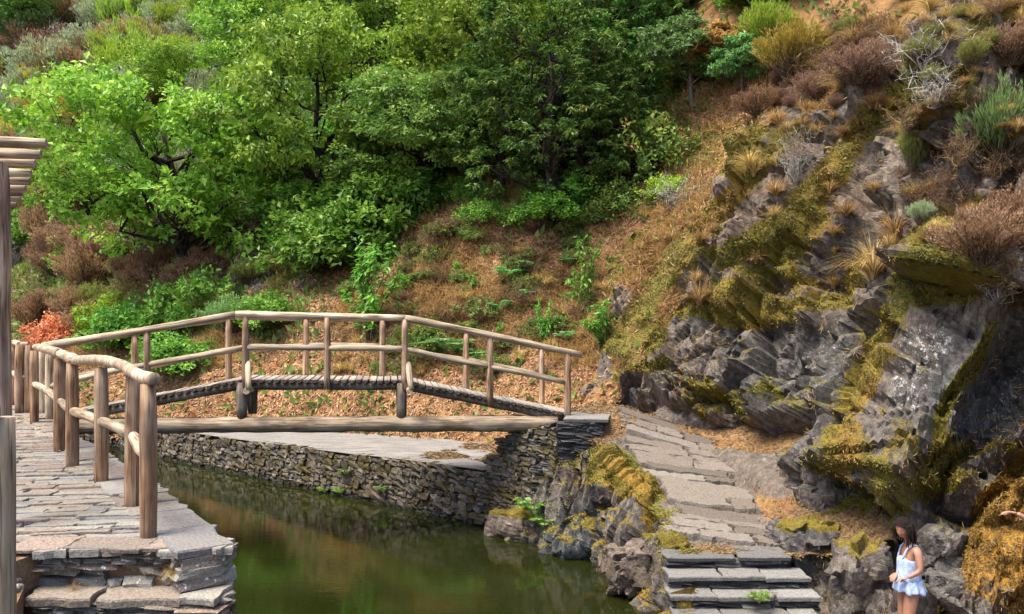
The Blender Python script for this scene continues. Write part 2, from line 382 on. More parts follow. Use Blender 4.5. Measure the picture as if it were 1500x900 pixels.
# hillside and rock: vertex masks (r rock, g moss, b lichen) thresholded against fine noise
def rock_mat(name, warm=0.0):
    m, nt, b = newmat(name)
    pos = nt.nodes.new('ShaderNodeNewGeometry').outputs['Position']
    at = nt.nodes.new('ShaderNodeAttribute'); at.attribute_name = 'mask'
    sp = nt.nodes.new('ShaderNodeSeparateColor'); nt.links.new(at.outputs['Color'], sp.inputs[0])
    at2 = nt.nodes.new('ShaderNodeAttribute'); at2.attribute_name = 'tint'
    sp2 = nt.nodes.new('ShaderNodeSeparateColor'); nt.links.new(at2.outputs['Color'], sp2.inputs[0])
    nA = noise(nt, 1.6, 6, pos, .7); nB = noise(nt, 11, 6, pos, .7); nC = noise(nt, 60, 4, pos, .65)
    stv = mapping(nt, pos, (3, 3, 1.1), (math.radians(20), math.radians(35), 0))
    nS = noise(nt, 4.0, 6, stv, .7, .4)
    # rock
    fr = math_n(nt, 'ADD', math_n(nt, 'MULTIPLY', nS, .35), math_n(nt, 'ADD', math_n(nt, 'MULTIPLY', nB, .4), math_n(nt, 'MULTIPLY', nC, .25)))
    blue = ramp(nt, fr, [(.36, (0.0113, 0.0134, 0.0149, 1)), (.47, (0.0427, 0.0472, 0.0490, 1)), (.56, (0.0955, 0.1000, 0.0982, 1)), (.68, (0.2584, 0.2640, 0.2454, 1))])
    warmc = ramp(nt, fr, [(.36, (0.0311, 0.0221, 0.0168, 1)), (.47, (0.0972, 0.0713, 0.0532, 1)), (.56, (0.1879, 0.1452, 0.1102, 1)), (.68, (0.3758, 0.3110, 0.2462, 1))])
    rock = mixc(nt, sp2.outputs[0], blue, warmc)
    # dirt and litter
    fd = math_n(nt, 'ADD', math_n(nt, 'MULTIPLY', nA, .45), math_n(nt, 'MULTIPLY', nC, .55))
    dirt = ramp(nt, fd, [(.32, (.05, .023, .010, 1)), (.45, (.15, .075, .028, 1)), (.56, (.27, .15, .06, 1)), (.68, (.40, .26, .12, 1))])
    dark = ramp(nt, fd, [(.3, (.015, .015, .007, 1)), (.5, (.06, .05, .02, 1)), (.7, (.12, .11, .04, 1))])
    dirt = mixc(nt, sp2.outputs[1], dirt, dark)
    def thr(mask, n, k=.9, soft=.09):
        v = math_n(nt, 'ADD', mask, math_n(nt, 'MULTIPLY', math_n(nt, 'SUBTRACT', n, .5), k))
        return ramp(nt, v, [(.5 - soft, (0, 0, 0, 1)), (.5 + soft, (1, 1, 1, 1))])
    c = mixc(nt, thr(sp.outputs[0], nB, .8), dirt, rock)
    lich = ramp(nt, nC, [(.35, (.28, .29, .27, 1)), (.6, (.58, .58, .55, 1))])
    nL = noise(nt, 17, 4, pos, .75)
    c = mixc(nt, thr(sp.outputs[2], nL, 1.5, .08), c, lich)
    mossc = ramp(nt, math_n(nt, 'ADD', math_n(nt, 'MULTIPLY', nB, .5), math_n(nt, 'MULTIPLY', nC, .5)),
                 [(.32, (.025, .019, .004, 1)), (.45, (.072, .061, .010, 1)), (.56, (.14, .118, .018, 1)), (.70, (.24, .20, .04, 1))])
    mossr = ramp(nt, nC, [(.32, (.07, .03, .006, 1)), (.5, (.24, .12, .018, 1)), (.68, (.38, .22, .05, 1))])
    mossc = mixc(nt, sp2.outputs[2], mossc, mossr)
    c = mixc(nt, thr(sp.outputs[1], nB, 1.1), c, mossc)
    nt.links.new(c, b.inputs['Base Color'])
    b.inputs['Roughness'].default_value = .85; b.inputs['Specular IOR Level'].default_value = .2
    h = math_n(nt, 'ADD', math_n(nt, 'MULTIPLY', nB, 1.0), math_n(nt, 'ADD', math_n(nt, 'MULTIPLY', nC, .45), math_n(nt, 'MULTIPLY', nS, .8)))
    bump(nt, b, h, .7, .035)
    return m
M['rock'] = rock_mat('hillside_rock')

# ================================================================== THE SETTING
# ---- hillside sheet: a base curve along the foot of the slope, swept uphill
BASE = np.array([  # x, y, z0, lower angle, lower run, upper angle
    (-85, 46, .8, 44, 9, 45), (-45, 41, .8, 44, 9, 45), (-26, 34, .8, 43, 8, 45), (-14, 26, .7, 42, 8, 45), (-9, 21.9, .72, 40, 8, 45), (-4, 18.35, .82, 38, 8, 45),
    (-.8, 16.45, .93, 37, 7, 45), (.9, 15.6, 1.55, 38, 6, 46), (2.3, 15.0, 1.85, 46, 4.5, 48), (3.5, 14.1, 1.7, 58, 3.6, 50),
    (4.2, 12.9, 1.5, 64, 3.0, 52), (4.25, 11.5, 1.15, 67, 2.7, 52), (4.2, 10.4, .72, 69, 2.6, 52), (4.55, 9.6, .3, 71, 2.5, 52),
    (5.4, 9.0, .0, 71, 2.6, 52), (7.0, 7.8, 0, 70, 2.7, 52), (9.6, 5.2, 0, 66, 3.0, 52)], float)
def catmull(A, n=40):
    out = []
    Q = np.concatenate([[2 * A[0] - A[1]], A, [2 * A[-1] - A[-2]]])
    for k in range(len(A) - 1):
        p0, p1, p2, p3 = Q[k], Q[k + 1], Q[k + 2], Q[k + 3]
        t = np.linspace(0, 1, n, endpoint=False)[:, None]
        out.append(.5 * (2 * p1 + (p2 - p0) * t + (2 * p0 - 5 * p1 + 4 * p2 - p3) * t ** 2 + (3 * p1 - p0 - 3 * p2 + p3) * t ** 3))
    out.append(A[-1:]); return np.concatenate(out)
cv = catmull(BASE)
sl = np.concatenate([[0], np.cumsum(np.hypot(*np.diff(cv[:, :2], axis=0).T))])
s = 0.0; S = []
while s < sl[-1]:
    S.append(s); x = np.interp(s, sl, cv[:, 0]); y = np.interp(s, sl, cv[:, 1])
    pc = 750 + x / y * F
    s += .0034 * max(7.0, math.hypot(x, y)) * (.8 if x > 0 else 1) * (4 if (pc < -500 or pc > 2100) else 1)
S = np.array(S)
col = np.stack([np.interp(S, sl, cv[:, k]) for k in range(6)], 1)
k_ = np.ones(41) / 41
tx = np.gradient(col[:, 0]); ty = np.gradient(col[:, 1])
nx, ny = -ty, tx
pad = lambda a: np.convolve(np.pad(a, 20, mode='edge'), k_, 'valid')
ln = np.hypot(nx, ny); nx, ny = pad(nx / ln), pad(ny / ln); ln = np.hypot(nx, ny); nx, ny = nx / ln, ny / ln
r = -.5; Rr = []
while r < 62:
    Rr.append(r); r += (.0021 if r < 2.8 else .0036) * (10.5 + max(r, 0))
Rr = np.array(Rr)
rr = Rr[:, None]; rp = np.maximum(rr, 0)
ta, tb = np.tan(np.radians(col[:, 3]))[None], np.tan(np.radians(col[:, 5]))[None]
r1 = col[:, 4][None]; soft = 1.2
hi = soft * np.log1p(np.exp(np.clip((rp - r1) / soft, -30, 30)))
Z = col[:, 2][None] + ta * (rp - hi) + tb * hi
Z = np.where(rr < 0, col[:, 2][None] + rr * .9, Z)
# soften the very foot
Z = Z - .25 * np.exp(-(rp / .5) ** 2)
V0 = np.stack([col[:, 0][None] + nx[None] * rr, col[:, 1][None] + ny[None] * rr, Z], -1)
N0 = grid_normals(V0)
if N0[..., 2].mean() < 0: N0 = -N0
pxs, pys = pix(V0)
# ---- masks laid out over the slope
wob = vnoise(V0 * .9, 91) * 22 + vnoise(V0 * 2.7, 92) * 10
RX, RY = pxs + wob, pys + vnoise(V0 * 1.1, 93) * 20
rockpoly = [(900, 575), (940, 530), (990, 480), (985, 440), (1000, 390), (1050, 300), (1070, 220), (1100, 160), (1220, 160), (1330, 60), (1400, -60), (2300, -300), (2300, 1300), (1200, 1100), (1130, 700), (960, 640)]
rk = sstep(-25, 25, poly_sd(RX, RY, rockpoly))
leftrock = [(330, 330), (470, 290), (460, 420), (330, 440)]
leftrock2 = [(180, 330), (260, 320), (270, 420), (200, 430)]
rkl = np.maximum(sstep(-20, 20, poly_sd(RX, RY, leftrock)), sstep(-20, 20, poly_sd(RX, RY, leftrock2)))
under_bank = sstep(-15, 15, poly_sd(RX, RY, [(840, 560), (880, 480), (900, 420), (935, 430), (905, 500), (870, 560)]))
rkall = np.clip(rk + rkl * .9 + under_bank, 0, 1)
# strata frame: beds climbing to the upper right
e1 = np.array([.62, .35, .70]); e1 /= np.linalg.norm(e1)
e2 = np.cross(e1, np.array([.3, -.8, .5])); e2 /= np.linalg.norm(e2); e3 = np.cross(e1, e2)
def strata(p):
    return np.stack([p @ e1, p @ e2, p @ e3], -1)
sp_ = strata(V0)
warp = np.stack([vnoise(V0 * .8, 5), vnoise(V0 * .8, 6), vnoise(V0 * .8, 7)], -1)
sw = sp_ + warp * .45
D = fbm(V0 * .16, 3, 3) * 1.1 * (1 - rk) + fbm(V0 * .6, 3, 4) * .22
rd = ridged(sw * np.array([.33, 1.05, .8]), 2, 12)
w1, w1b, id1, tl1 = worley(sw * np.array([.55, 1.25, 1.1]), 31, True)
w2, w2b, id2, tl2 = worley(sw * np.array([1.5, 3.6, 3.0]) + warp * .3, 41, True)
w3, w3b, id3, tl3 = worley(sw * np.array([4.2, 9.5, 8.0]), 51, True)
blk = (id1 - .5) * .55 + tl1 * .75 - .16 * np.exp(-((w1b - w1) / .09) ** 2)
blk2 = (id2 - .5) * .22 + tl2 * .30 - .09 * np.exp(-((w2b - w2) / .09) ** 2)
blk3 = (id3 - .5) * .06 + tl3 * .09 - .02 * np.exp(-((w3b - w3) / .10) ** 2)
Wd = V0[..., 0] * .55 - V0[..., 2] * .80 + V0[..., 1] * .12 + fbm(V0 * .35, 3, 14) * 1.1 + vnoise(V0 * 1.3, 15) * .22
Tc = Wd / 1.25; tcell = np.floor(Tc); tf = Tc - tcell
camp = .35 + .9 * _h(tcell.astype(np.int64), tcell.astype(np.int64) * 0, tcell.astype(np.int64) * 0, 7) * (.55 + .45 * vnoise(V0 * .5, 16))
saw = np.where(tf < .80, (tf / .80) ** 1.4, 1 - sstep(.80, .97, tf))
D = D + rk * (saw - .45) * camp * .5
D = D + rkall * (rd * .08 + blk * .75 + blk2 * .6 + blk3 * .6 + fbm(V0 * 7, 2, 61) * .02)
D = D + (1 - rkall) * (fbm(V0 * 2.2, 3, 71) * .12)
# large hand-placed forms of the cliff (outward metres over the sheet)
def plate(poly, amt, soft=14):
    global D
    D = D + amt * sstep(-soft, soft, poly_sd(pxs + wob * .35, pys + wob * .3, poly))
def ridge(line, amt, wid):
    global D
    d, t = seg_dist(pxs + wob * .4, pys + wob * .4, line)
    D = D + amt * np.exp(-(d / wid) ** 2)
plate([(1400, 385), (1478, 420), (1448, 520), (1374, 722), (1300, 700), (1232, 720), (1280, 545), (1325, 450)], .55, 10)
plate([(1400, 560), (1450, 500), (1520, 470), (1560, 660), (1425, 775), (1345, 738)], -.55, 8)
plate([(1395, 600), (1445, 560), (1440, 640), (1385, 690)], .35, 6)
plate([(1400, 690), (1470, 640), (1475, 700), (1420, 765), (1380, 750)], .45, 6)
plate([(1520, 690), (1430, 765), (1390, 900), (1600, 1000), (1700, 700)], .45, 16)
plate([(1180, 665), (1260, 680), (1345, 715), (1340, 770), (1340, 1000), (1180, 1000), (1175, 770)], .5, 26)
plate([(985, 490), (1040, 442), (1110, 428), (1170, 452), (1250, 442), (1258, 475), (1236, 605), (1190, 640), (1100, 640), (1000, 630), (962, 575)], .6, 8)
plate([(1056, 484), (1170, 482), (1246, 470), (1232, 562), (1160, 566), (1082, 550)], -.3, 5)
plate([(1190, 480), (1225, 475), (1215, 560), (1180, 545)], .22, 4)
plate([(905, 562), (990, 505), (1010, 560), (950, 605)], .4, 8)
plate([(935, 600), (1010, 575), (1090, 600), (1085, 640), (1000, 650)], .4, 6)
plate([(1040, 330), (1110, 262), (1182, 205), (1205, 240), (1130, 330), (1080, 390), (1010, 430), (985, 420)], .42, 7)
plate([(1020, 345), (1100, 290), (1120, 330), (1060, 385)], -.2, 5)
plate([(1180, 300), (1262, 210), (1330, 110), (1348, 150), (1284, 240), (1250, 330), (1170, 420), (1100, 400)], .5, 7)
plate([(1195, 335), (1300, 245), (1335, 285), (1265, 425), (1180, 432)], -.45, 8)
plate([(1290, 300), (1335, 330), (1292, 480), (1272, 560), (1232, 655), (1195, 640), (1240, 540), (1262, 440)], -.25, 12)
plate([(1170, 190), (1290, 165), (1300, 215), (1215, 245), (1150, 240)], -.4, 8)
plate([(900, 430), (935, 375), (960, 360), (945, 420), (905, 470)], .4, 6)
plate([(1400, 0), (1480, -40), (1470, 90), (1420, 160), (1380, 110)], .5, 10)
plate([(1340, 240), (1420, 215), (1430, 260), (1370, 320), (1330, 330)], .45, 8)
RA = [(1166, 185), (1116, 230), (1089, 268), (1045, 312), (1001, 367), (973, 417), (935, 461), (896, 505)]
RB = [(1340, 100), (1303, 165), (1237, 224), (1210, 257), (1177, 296), (1127, 340), (1078, 370)]
RB2 = [(1195, 315), (1138, 384), (1111, 417), (1061, 433), (990, 466), (913, 512)]
RD = [(1380, 330), (1331, 384), (1298, 450), (1276, 532), (1238, 610), (1225, 690)]
RE = [(1448, 470), (1410, 560), (1385, 640), (1362, 720)]
ridge(RA, .34, 14); ridge(RB, .42, 18); ridge(RB2, .30, 13); ridge(RE, .22, 10); ridge(RD, .2, 26)
ridge([(1480, 0), (1430, 80), (1410, 150)], .4, 26)
ridge([(1420, 220), (1360, 260), (1340, 330)], .3, 18)
ridge([(880, 450), (920, 390), (960, 350)], .25, 12)
HV = V0 + N0 * D[..., None]
HN = grid_normals(HV)
if HN[..., 2].mean() < 0: HN = -HN
pxs, pys = pix(HV)
# cavity: how deep a point lies against its surroundings (dirt and moss gather there)
def blur(a, n):
    k = np.ones(2 * n + 1) / (2 * n + 1)
    a = np.apply_along_axis(lambda m: np.convolve(np.pad(m, n, mode='edge'), k, 'valid'), 0, a)
    return np.apply_along_axis(lambda m: np.convolve(np.pad(m, n, mode='edge'), k, 'valid'), 1, a)
rock = np.clip(rkall * 1.1 - .05, 0, 1)
upw = HN[..., 2]
moss = rkall * sstep(.66, .95, upw + fbm(HV * 1.3, 3, 81) * .28) * .75
moss = np.maximum(moss, rk * sstep(.30, .58, tf) * sstep(.90, .80, tf) * sstep(-.05, .25, fbm(V0 * .7, 3, 18)) * .8)
def paint(arr, shapes, soft=12):
    for kind, pts, amt, wid in shapes:
        if kind == 'l':
            d, _ = seg_dist(pxs + wob * .5, pys + wob * .5, pts); v = amt * np.exp(-(d / wid) ** 2)
        else:
            v = amt * sstep(-wid, wid, poly_sd(pxs + wob * .4, pys + wob * .4, pts))
        arr = np.maximum(arr, v)
    return arr
brk = .72 + .55 * fbm(HV * 2.2, 3, 83)
moss = moss * np.clip(brk, .35, 1.15)
moss = paint(moss, [
    ('l', RA, 1.15, 19), ('l', RB, 1.2, 25), ('l', RB2, 1.15, 18), ('l', RD, .92, 34), ('l', RE, 1.1, 13),
    ('p', [(1030, 432), (1110, 425), (1170, 450), (1168, 474), (1090, 484), (1010, 470)], 1.1, 8),
    ('l', [(1254, 440), (1177, 452)], 1.0, 11), ('l', [(968, 527), (902, 545)], .9, 14), ('l', [(890, 420), (915, 370), (950, 340)], .9, 16),
    ('p', [(1315, 375), (1400, 355), (1470, 400), (1430, 440), (1330, 450)], .95, 12),
    ('p', [(1180, 665), (1260, 690), (1350, 700), (1320, 790), (1230, 850), (1160, 760)], .75, 14),
    ('l', [(1240, 740), (1300, 700), (1400, 690)], .9, 16),
    ('p', [(1430, 740), (1520, 650), (1700, 700), (1560, 950), (1400, 860)], .9, 18),
    ('p', [(1010, 190), (1090, 165), (1140, 185), (1080, 255), (1010, 260)], .85, 16),
    ('l', [(1480, 0), (1430, 80), (1410, 150)], .85, 20),
    ('l', [(1060, 600), (1120, 570), (1180, 600)], .6, 16)])
brk = .97 + .42 * fbm(HV * 1.5, 2, 83) + .38 * fbm(HV * 4.5, 2, 84)
moss = np.clip(moss * brk, 0, 1)
lich = rkall * (.04 + .22 * id3 * id2) + 0 * moss
lich = paint(lich, [('p', [(1310, 470), (1370, 450), (1400, 500), (1350, 620), (1300, 600)], .36, 14), ('p', [(1470, 540), (1500, 520), (1500, 640), (1440, 620)], .33, 12),
                    ('p', [(985, 480), (1030, 470), (1010, 560), (980, 560)], .27, 10), ('p', [(1340, 240), (1400, 220), (1370, 300), (1330, 330)], .3, 10),
                    ('p', [(1180, 470), (1250, 470), (1230, 600), (1170, 560)], .26, 10), ('p', [(1000, 380), (1080, 300), (1080, 360), (1010, 430)], .26, 10)])
warm = np.clip(.48 + .5 * id2 + fbm(HV * .5, 3, 85) * .7, 0, 1)
warm = paint(warm * 1.0, [('p', [(930, 560), (1120, 580), (1130, 680), (950, 650)], .9, 14), ('p', [(1000, 360), (1120, 270), (1200, 330), (1100, 420)], .9, 14)])
for pl in ([(1370, 480), (1500, 470), (1500, 760), (1340, 720)], [(1050, 480), (1250, 460), (1240, 600), (1080, 600)]):
    warm = warm * (1 - .55 * sstep(-14, 14, poly_sd(pxs, pys, pl)))
# soil under the wood is dark and leafy; the open slope is straw and rust
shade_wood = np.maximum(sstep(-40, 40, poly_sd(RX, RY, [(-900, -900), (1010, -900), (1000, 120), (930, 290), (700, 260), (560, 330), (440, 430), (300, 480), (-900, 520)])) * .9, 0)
rust = paint(np.clip(fbm(HV * .7, 2, 87) * .8, 0, .6), [('p', [(1430, 740), (1520, 650), (1700, 700), (1560, 950), (1400, 860)], .9, 18), ('l', [(1280, 560), (1230, 700)], .5, 30)])
mask = np.stack([rock, moss, lich], -1).reshape(-1, 3)
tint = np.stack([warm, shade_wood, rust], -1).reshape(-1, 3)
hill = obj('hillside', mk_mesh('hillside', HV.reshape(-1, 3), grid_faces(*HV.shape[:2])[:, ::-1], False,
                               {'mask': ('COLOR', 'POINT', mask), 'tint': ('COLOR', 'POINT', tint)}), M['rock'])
tag(hill, kind='structure')

flatV = HV.reshape(-1, 3); flatN = HN.reshape(-1, 3); fpx, fpy = pxs.ravel(), pys.ravel()
inview = (fpx > -320) & (fpx < 1820) & (fpy > -520) & (fpy < 960) & (flatV[:, 1] > 1)
iv = np.nonzero(inview)[0]
# spatial buckets in pixel space for quick lookup
BK = {}
for i_ in iv: BK.setdefault((int(fpx[i_] // 16), int(fpy[i_] // 16)), []).append(i_)
def hill_at(px, py):
    best = None
    for rad in (1, 2, 4):
        c = []
        bx, by = int(px // 16), int(py // 16)
        for ax in range(-rad, rad + 1):
            for ay in range(-rad, rad + 1): c += BK.get((bx + ax, by + ay), [])
        if c:
            c = np.array(c); d = np.hypot(fpx[c] - px, fpy[c] - py)
            near = c[d < d.min() + 5]
            return near[np.argmin(flatV[near, 1])]
    return None

# ---- deep ground under everything, out to the horizon
gs = 260.0
gd = obj('ground', mk_mesh('ground', [(-gs, -gs, -1.2), (gs, -gs, -1.2), (gs, gs, -1.2), (-gs, gs, -1.2)], np.array([[0, 1, 2, 3]])), M['earth']); tag(gd, kind='structure')

# ---- river water
def water_mat():
    m, nt, b = newmat('green_river_water')
    pos = nt.nodes.new('ShaderNodeNewGeometry').outputs['Position']
    n1 = noise(nt, 1.0, 3, mapping(nt, pos, (3.2, 9.0, 1), (0, 0, math.radians(-12)))); n2 = noise(nt, 1.0, 2, mapping(nt, pos, (14, 30, 1)))
    n0 = noise(nt, .35, 3, pos)
    c = ramp(nt, n0, [(.35, (.008, .011, .002, 1)), (.65, (.015, .018, .004, 1))])
    nt.links.new(c, b.inputs['Base Color']); b.inputs['Roughness'].default_value = .03; b.inputs['IOR'].default_value = 1.5
    bump(nt, b, math_n(nt, 'ADD', n1, math_n(nt, 'MULTIPLY', n2, .3)), .045, .03)
    return m
M['water'] = water_mat()
wt = obj('river_water', mk_mesh('river_water', [(-40, -12, 0), (9, -12, 0), (9, 60, 0), (-40, 60, 0)], np.array([[0, 1, 2, 3]])), M['water']); tag(wt, kind='structure')

# ---- bank between water, bridge foot and cliff: ruled grid, heights from control points
def rbf(pts, vals):
    pts = np.asarray(pts, float); n = len(pts)
    d = np.linalg.norm(pts[:, None] - pts[None], axis=-1)
    K = np.where(d > 0, d * d * np.log(d + 1e-12), 0) + np.eye(n) * .02
    A = np.zeros((n + 3, n + 3)); A[:n, :n] = K; A[:n, n] = 1; A[:n, n + 1:] = pts; A[n, :n] = 1; A[n + 1:, :n] = pts.T
    wv = np.linalg.solve(A, np.concatenate([vals, [0, 0, 0]]))
    def f(q):
        dd = np.linalg.norm(q[..., None, :] - pts, axis=-1)
        return np.where(dd > 0, dd * dd * np.log(dd + 1e-12), 0) @ wv[:n] + wv[n] + q @ wv[n + 1:]
    return f
BC = np.array([(-1.6, 15.9, .93), (-1.2, 15.3, .93), (-.5, 14.5, .93), (-.3, 15.9, .95), (.1, 15.6, 1.2), (.2, 14.4, 1.35), (.9, 14.0, 1.9), (1.6, 13.6, 1.93), (1.2, 15.0, 1.9),
      (2.2, 14.6, 1.85), (2.6, 13.8, 1.74), (3.4, 13.9, 1.7), (1.73, 13.0, 1.62), (1.45, 12.5, 1.32), (1.8, 11.6, 1.08), (2.12, 10.6, .85), (1.85, 10.1, .73),
      (3.36, 13.0, 1.46), (3.34, 11.6, 1.08), (3.35, 10.3, .76), (4.3, 12.6, 1.7), (4.2, 11.3, 1.35), (4.2, 10.2, .95), (2.5, 11.5, 1.08), (2.6, 12.6, 1.40), (2.6, 9.9, .72), (3.9, 9.6, .7)])
bank_z = rbf(BC[:, :2], BC[:, 2])
LC = catmull(np.array([(-1.7, 15.5), (-.85, 14.75), (-.1, 14.15), (.75, 13.7), (1.25, 13.1), (1.45, 12.5), (1.72, 11.7), (1.98, 10.8), (1.86, 10.2), (1.84, 9.8)], float), 30)
RC = catmull(np.array([(-.9, 17.1), (.4, 16.4), (1.6, 15.9), (3.0, 15.4), (4.2, 14.2), (4.8, 12.8), (4.8, 11.5), (4.6, 10.6), (4.6, 10.1), (4.7, 9.8)], float), 30)
NU, NV = 240, 420
vi = np.linspace(0, len(LC) - 1, NV); Lc = np.stack([np.interp(vi, np.arange(len(LC)), LC[:, k]) for k in (0, 1)], 1)
Rc = np.stack([np.interp(vi, np.arange(len(RC)), RC[:, k]) for k in (0, 1)], 1)
u = np.linspace(0, 1, NU)[None, :, None]
XY = Lc[:, None] * (1 - u) + Rc[:, None] * u
ZB = bank_z(XY)
BV = np.concatenate([XY, ZB[..., None]], -1)
bkx, bky = pix(BV)
slabpoly = [(880, 640), (960, 618), (1060, 665), (1100, 720), (1150, 800), (960, 805), (985, 770), (925, 725), (880, 690)]
swb = vnoise(BV * 1.2, 201) * 14
slab = sstep(-10, 12, poly_sd(bkx + swb, bky + swb * .5, slabpoly))
ledge = sstep(-8, 8, poly_sd(bkx + swb * .6, bky + swb * .3, [(1045, 668), (1170, 682), (1172, 700), (1165, 745), (1120, 735), (1075, 690)]))
# bedding of the slab: long thin cells across the walk, each a little higher than the next
q = np.stack([XY[..., 0] * .75 + XY[..., 1] * .22, XY[..., 1] * 3.0 - XY[..., 0] * .9, ZB * 0], -1)
q = q + np.stack([vnoise(BV * 1.6, 211), vnoise(BV * 1.6, 212), 0 * ZB], -1) * .2 + np.stack([vnoise(BV * 5, 213), vnoise(BV * 5, 214), 0 * ZB], -1) * .09
f1, f2, cid = worley(q, 221)
g1, g2, gid = worley(q * np.array([2.4, 2.6, 1]) + 5, 231)
dz = slab * ((cid - .5) * .03 - .03 * (1 - sstep(.02, .15, f2 - f1)) * sstep(.25, .5, vnoise(BV * 1.1, 240) * .5 + .6) + (gid - .5) * .018 - .012 * np.exp(-((g2 - g1) / .06) ** 2) + fbm(BV * 5, 3, 241) * .012)
dz = dz + (1 - slab) * (fbm(BV * 1.8, 3, 251) * .10 + fbm(BV * 9, 2, 252) * .02)
dz = dz + ledge * (.22 + (cid - .5) * .05)
BV[..., 2] += dz
bm_ = np.stack([np.clip(slab + ledge, 0, 1) * 1.0, np.clip(fbm(BV * 1.5, 3, 261) * .9 - .05, 0, 1) * (1 - slab) * .9, slab * .12], -1)
eu = np.linspace(0, 1, NU)[None] * np.ones((NV, 1))
edge = sstep(.28, .0, eu + fbm(BV * 2.5, 2, 262) * .12) * sstep(13.2, 12.6, BV[..., 1])
bm_[..., 1] = np.maximum(bm_[..., 1], edge * .95)
bt_ = np.stack([.75 + .2 * cid + 0 * slab + fbm(BV * 1.3, 3, 263) * .35, 0 * eu, .05 + 0 * eu], -1)
bank = obj('bank_path', mk_mesh('bank_path', BV.reshape(-1, 3), grid_faces(NV, NU), False, {'mask': ('COLOR', 'POINT', bm_), 'tint': ('COLOR', 'POINT', np.clip(bt_, 0, 1))}), None)
tag(bank, kind='structure')
def slab_rock():
    m = M['rock'].copy(); m.name = 'trodden_slab_rock'; nt = m.node_tree
    for n in nt.nodes:      # the trodden slab is paler and smoother than the cliff
        if n.type == 'VALTORGB' and abs(n.color_ramp.elements[0].color[0] - 0.0311) < 1e-4:
            for e, c in zip(n.color_ramp.elements, [(.05, .037, .027, 1), (.105, .08, .06, 1), (.16, .125, .096, 1), (.23, .185, .148, 1)]): e.color = c
        if n.type == 'BUMP': n.inputs['Strength'].default_value = .45
    return m
M['slab_rock'] = slab_rock(); bank.data.materials.append(M['slab_rock'])

BV[..., 2] -= slab * .03
bank.data.vertices.foreach_set('co', BV.astype(np.float32).ravel())
# ---- steep little rock face from the bank edge into the water
TP = catmull(np.array([(.55, 13.15, 1.0), (.95, 12.95, 1.35), (1.32, 12.7, 1.42), (1.55, 12.2, 1.28), (1.80, 11.6, 1.10), (2.05, 10.8, .93), (1.98, 10.2, .74), (1.95, 9.7, .45), (1.98, 9.1, .2), (2.1, 8.3, .0)], float), 30)
BT = catmull(np.array([(.05, 13.3, 0), (.5, 12.75, 0), (.8, 12.3, 0), (1.05, 11.9, 0), (1.25, 11.3, 0), (1.5, 10.6, 0), (1.62, 10.0, 0), (1.66, 9.6, 0), (1.72, 9.1, 0), (1.85, 8.2, 0)], float), 30)
nu2, nv2 = 150, 260
vi = np.linspace(0, len(TP) - 1, nv2); Tp = np.stack([np.interp(vi, np.arange(len(TP)), TP[:, k]) for k in range(3)], 1); Bt = np.stack([np.interp(vi, np.arange(len(BT)), BT[:, k]) for k in range(3)], 1)
inn = Tp + np.array([.5, .35, -.05])
rows = []
for k, t in enumerate(np.linspace(-.35, 1.45, nu2)):
    if t < 0: p = Tp * (1 + t / .35) + inn * (-t / .35)
    else:
        bul = math.sin(min(t, 1) * math.pi) * .0
        p = Tp + (Bt - Tp) * t
        p[:, 2] = Tp[:, 2] * (1 - t) if t <= 1 else -(t - 1) * 1.6
        if t > 0: p[:, :2] += (1 - (1 - min(t, 1)) ** 2) * 0
    rows.append(p)
FV = np.stack(rows)
FN = grid_normals(FV)
if FN[..., 0].mean() > 0: FN = -FN
sf = strata(FV) + np.stack([vnoise(FV, 301), vnoise(FV, 302), vnoise(FV, 303)], -1) * .3
fw1, fw2, fid = worley(sf * np.array([1.0, 2.2, 2.0]), 311); fv1, fv2, fid2 = worley(sf * np.array([3.2, 7, 6]), 321)
Df = (fid - .5) * .42 - .12 * np.exp(-((fw2 - fw1) / .1) ** 2) + (fid2 - .5) * .12 + ridged(sf * np.array([.5, 1.6, 1.2]), 2, 331) * .16 + fbm(FV * 7, 3, 341) * .04
tcol = np.linspace(-.35, 1.45, nu2)[:, None]
Df = Df * sstep(-.35, .05, tcol)
FV2 = FV + FN * Df[..., None]; FN2 = grid_normals(FV2)
if FN2[..., 0].mean() > 0: FN2 = -FN2
fm = np.clip(sstep(.28, -.02, tcol + fbm(FV * 1.6, 3, 351) * .45), 0, 1)
fm = np.maximum(fm * .95, sstep(.4, .8, FN2[..., 2]) * .8)
fmask = np.stack([np.ones_like(fm), fm, .2 + 0 * fm], -1); ftint = np.stack([np.clip(.35 + fbm(FV * .8, 3, 352), 0, 1), 0 * fm, np.clip(fbm(FV, 2, 353) + .2, 0, 1)], -1)
rf = obj('rock_bank', mk_mesh('rock_bank', FV2.reshape(-1, 3), grid_faces(nu2, nv2), False, {'mask': ('COLOR', 'POINT', fmask), 'tint': ('COLOR', 'POINT', ftint)}), M['rock']); tag(rf, kind='structure')

# ---- shingly shore by the steps where the bathers stand
gx, gy = np.meshgrid(np.linspace(1.9, 10.5, 150), np.linspace(3.5, 10.6, 130))
SV = np.stack([gx, gy, .04 + .055 * np.clip(gy - 7.6, -3, 3) + 0 * gx], -1)
SV[..., 2] += fbm(SV * 1.5, 3, 401) * .05 + fbm(SV * 8, 2, 402) * .015
SV[..., 2] = np.where(gx < 2.2, -.1, SV[..., 2])
sm = np.stack([np.clip(.45 + fbm(SV * 2, 3, 403), 0, 1), np.clip(fbm(SV * 1.2, 3, 404) * .8, 0, 1), 0 * gx + .2], -1)
st_ = np.stack([.8 + 0 * gx, 0 * gx, .5 + 0 * gx], -1)
sh = obj('shore', mk_mesh('shore', SV.reshape(-1, 3), grid_faces(130, 150), True, {'mask': ('COLOR', 'POINT', sm), 'tint': ('COLOR', 'POINT', st_)}), M['slab_rock']); tag(sh, kind='structure')

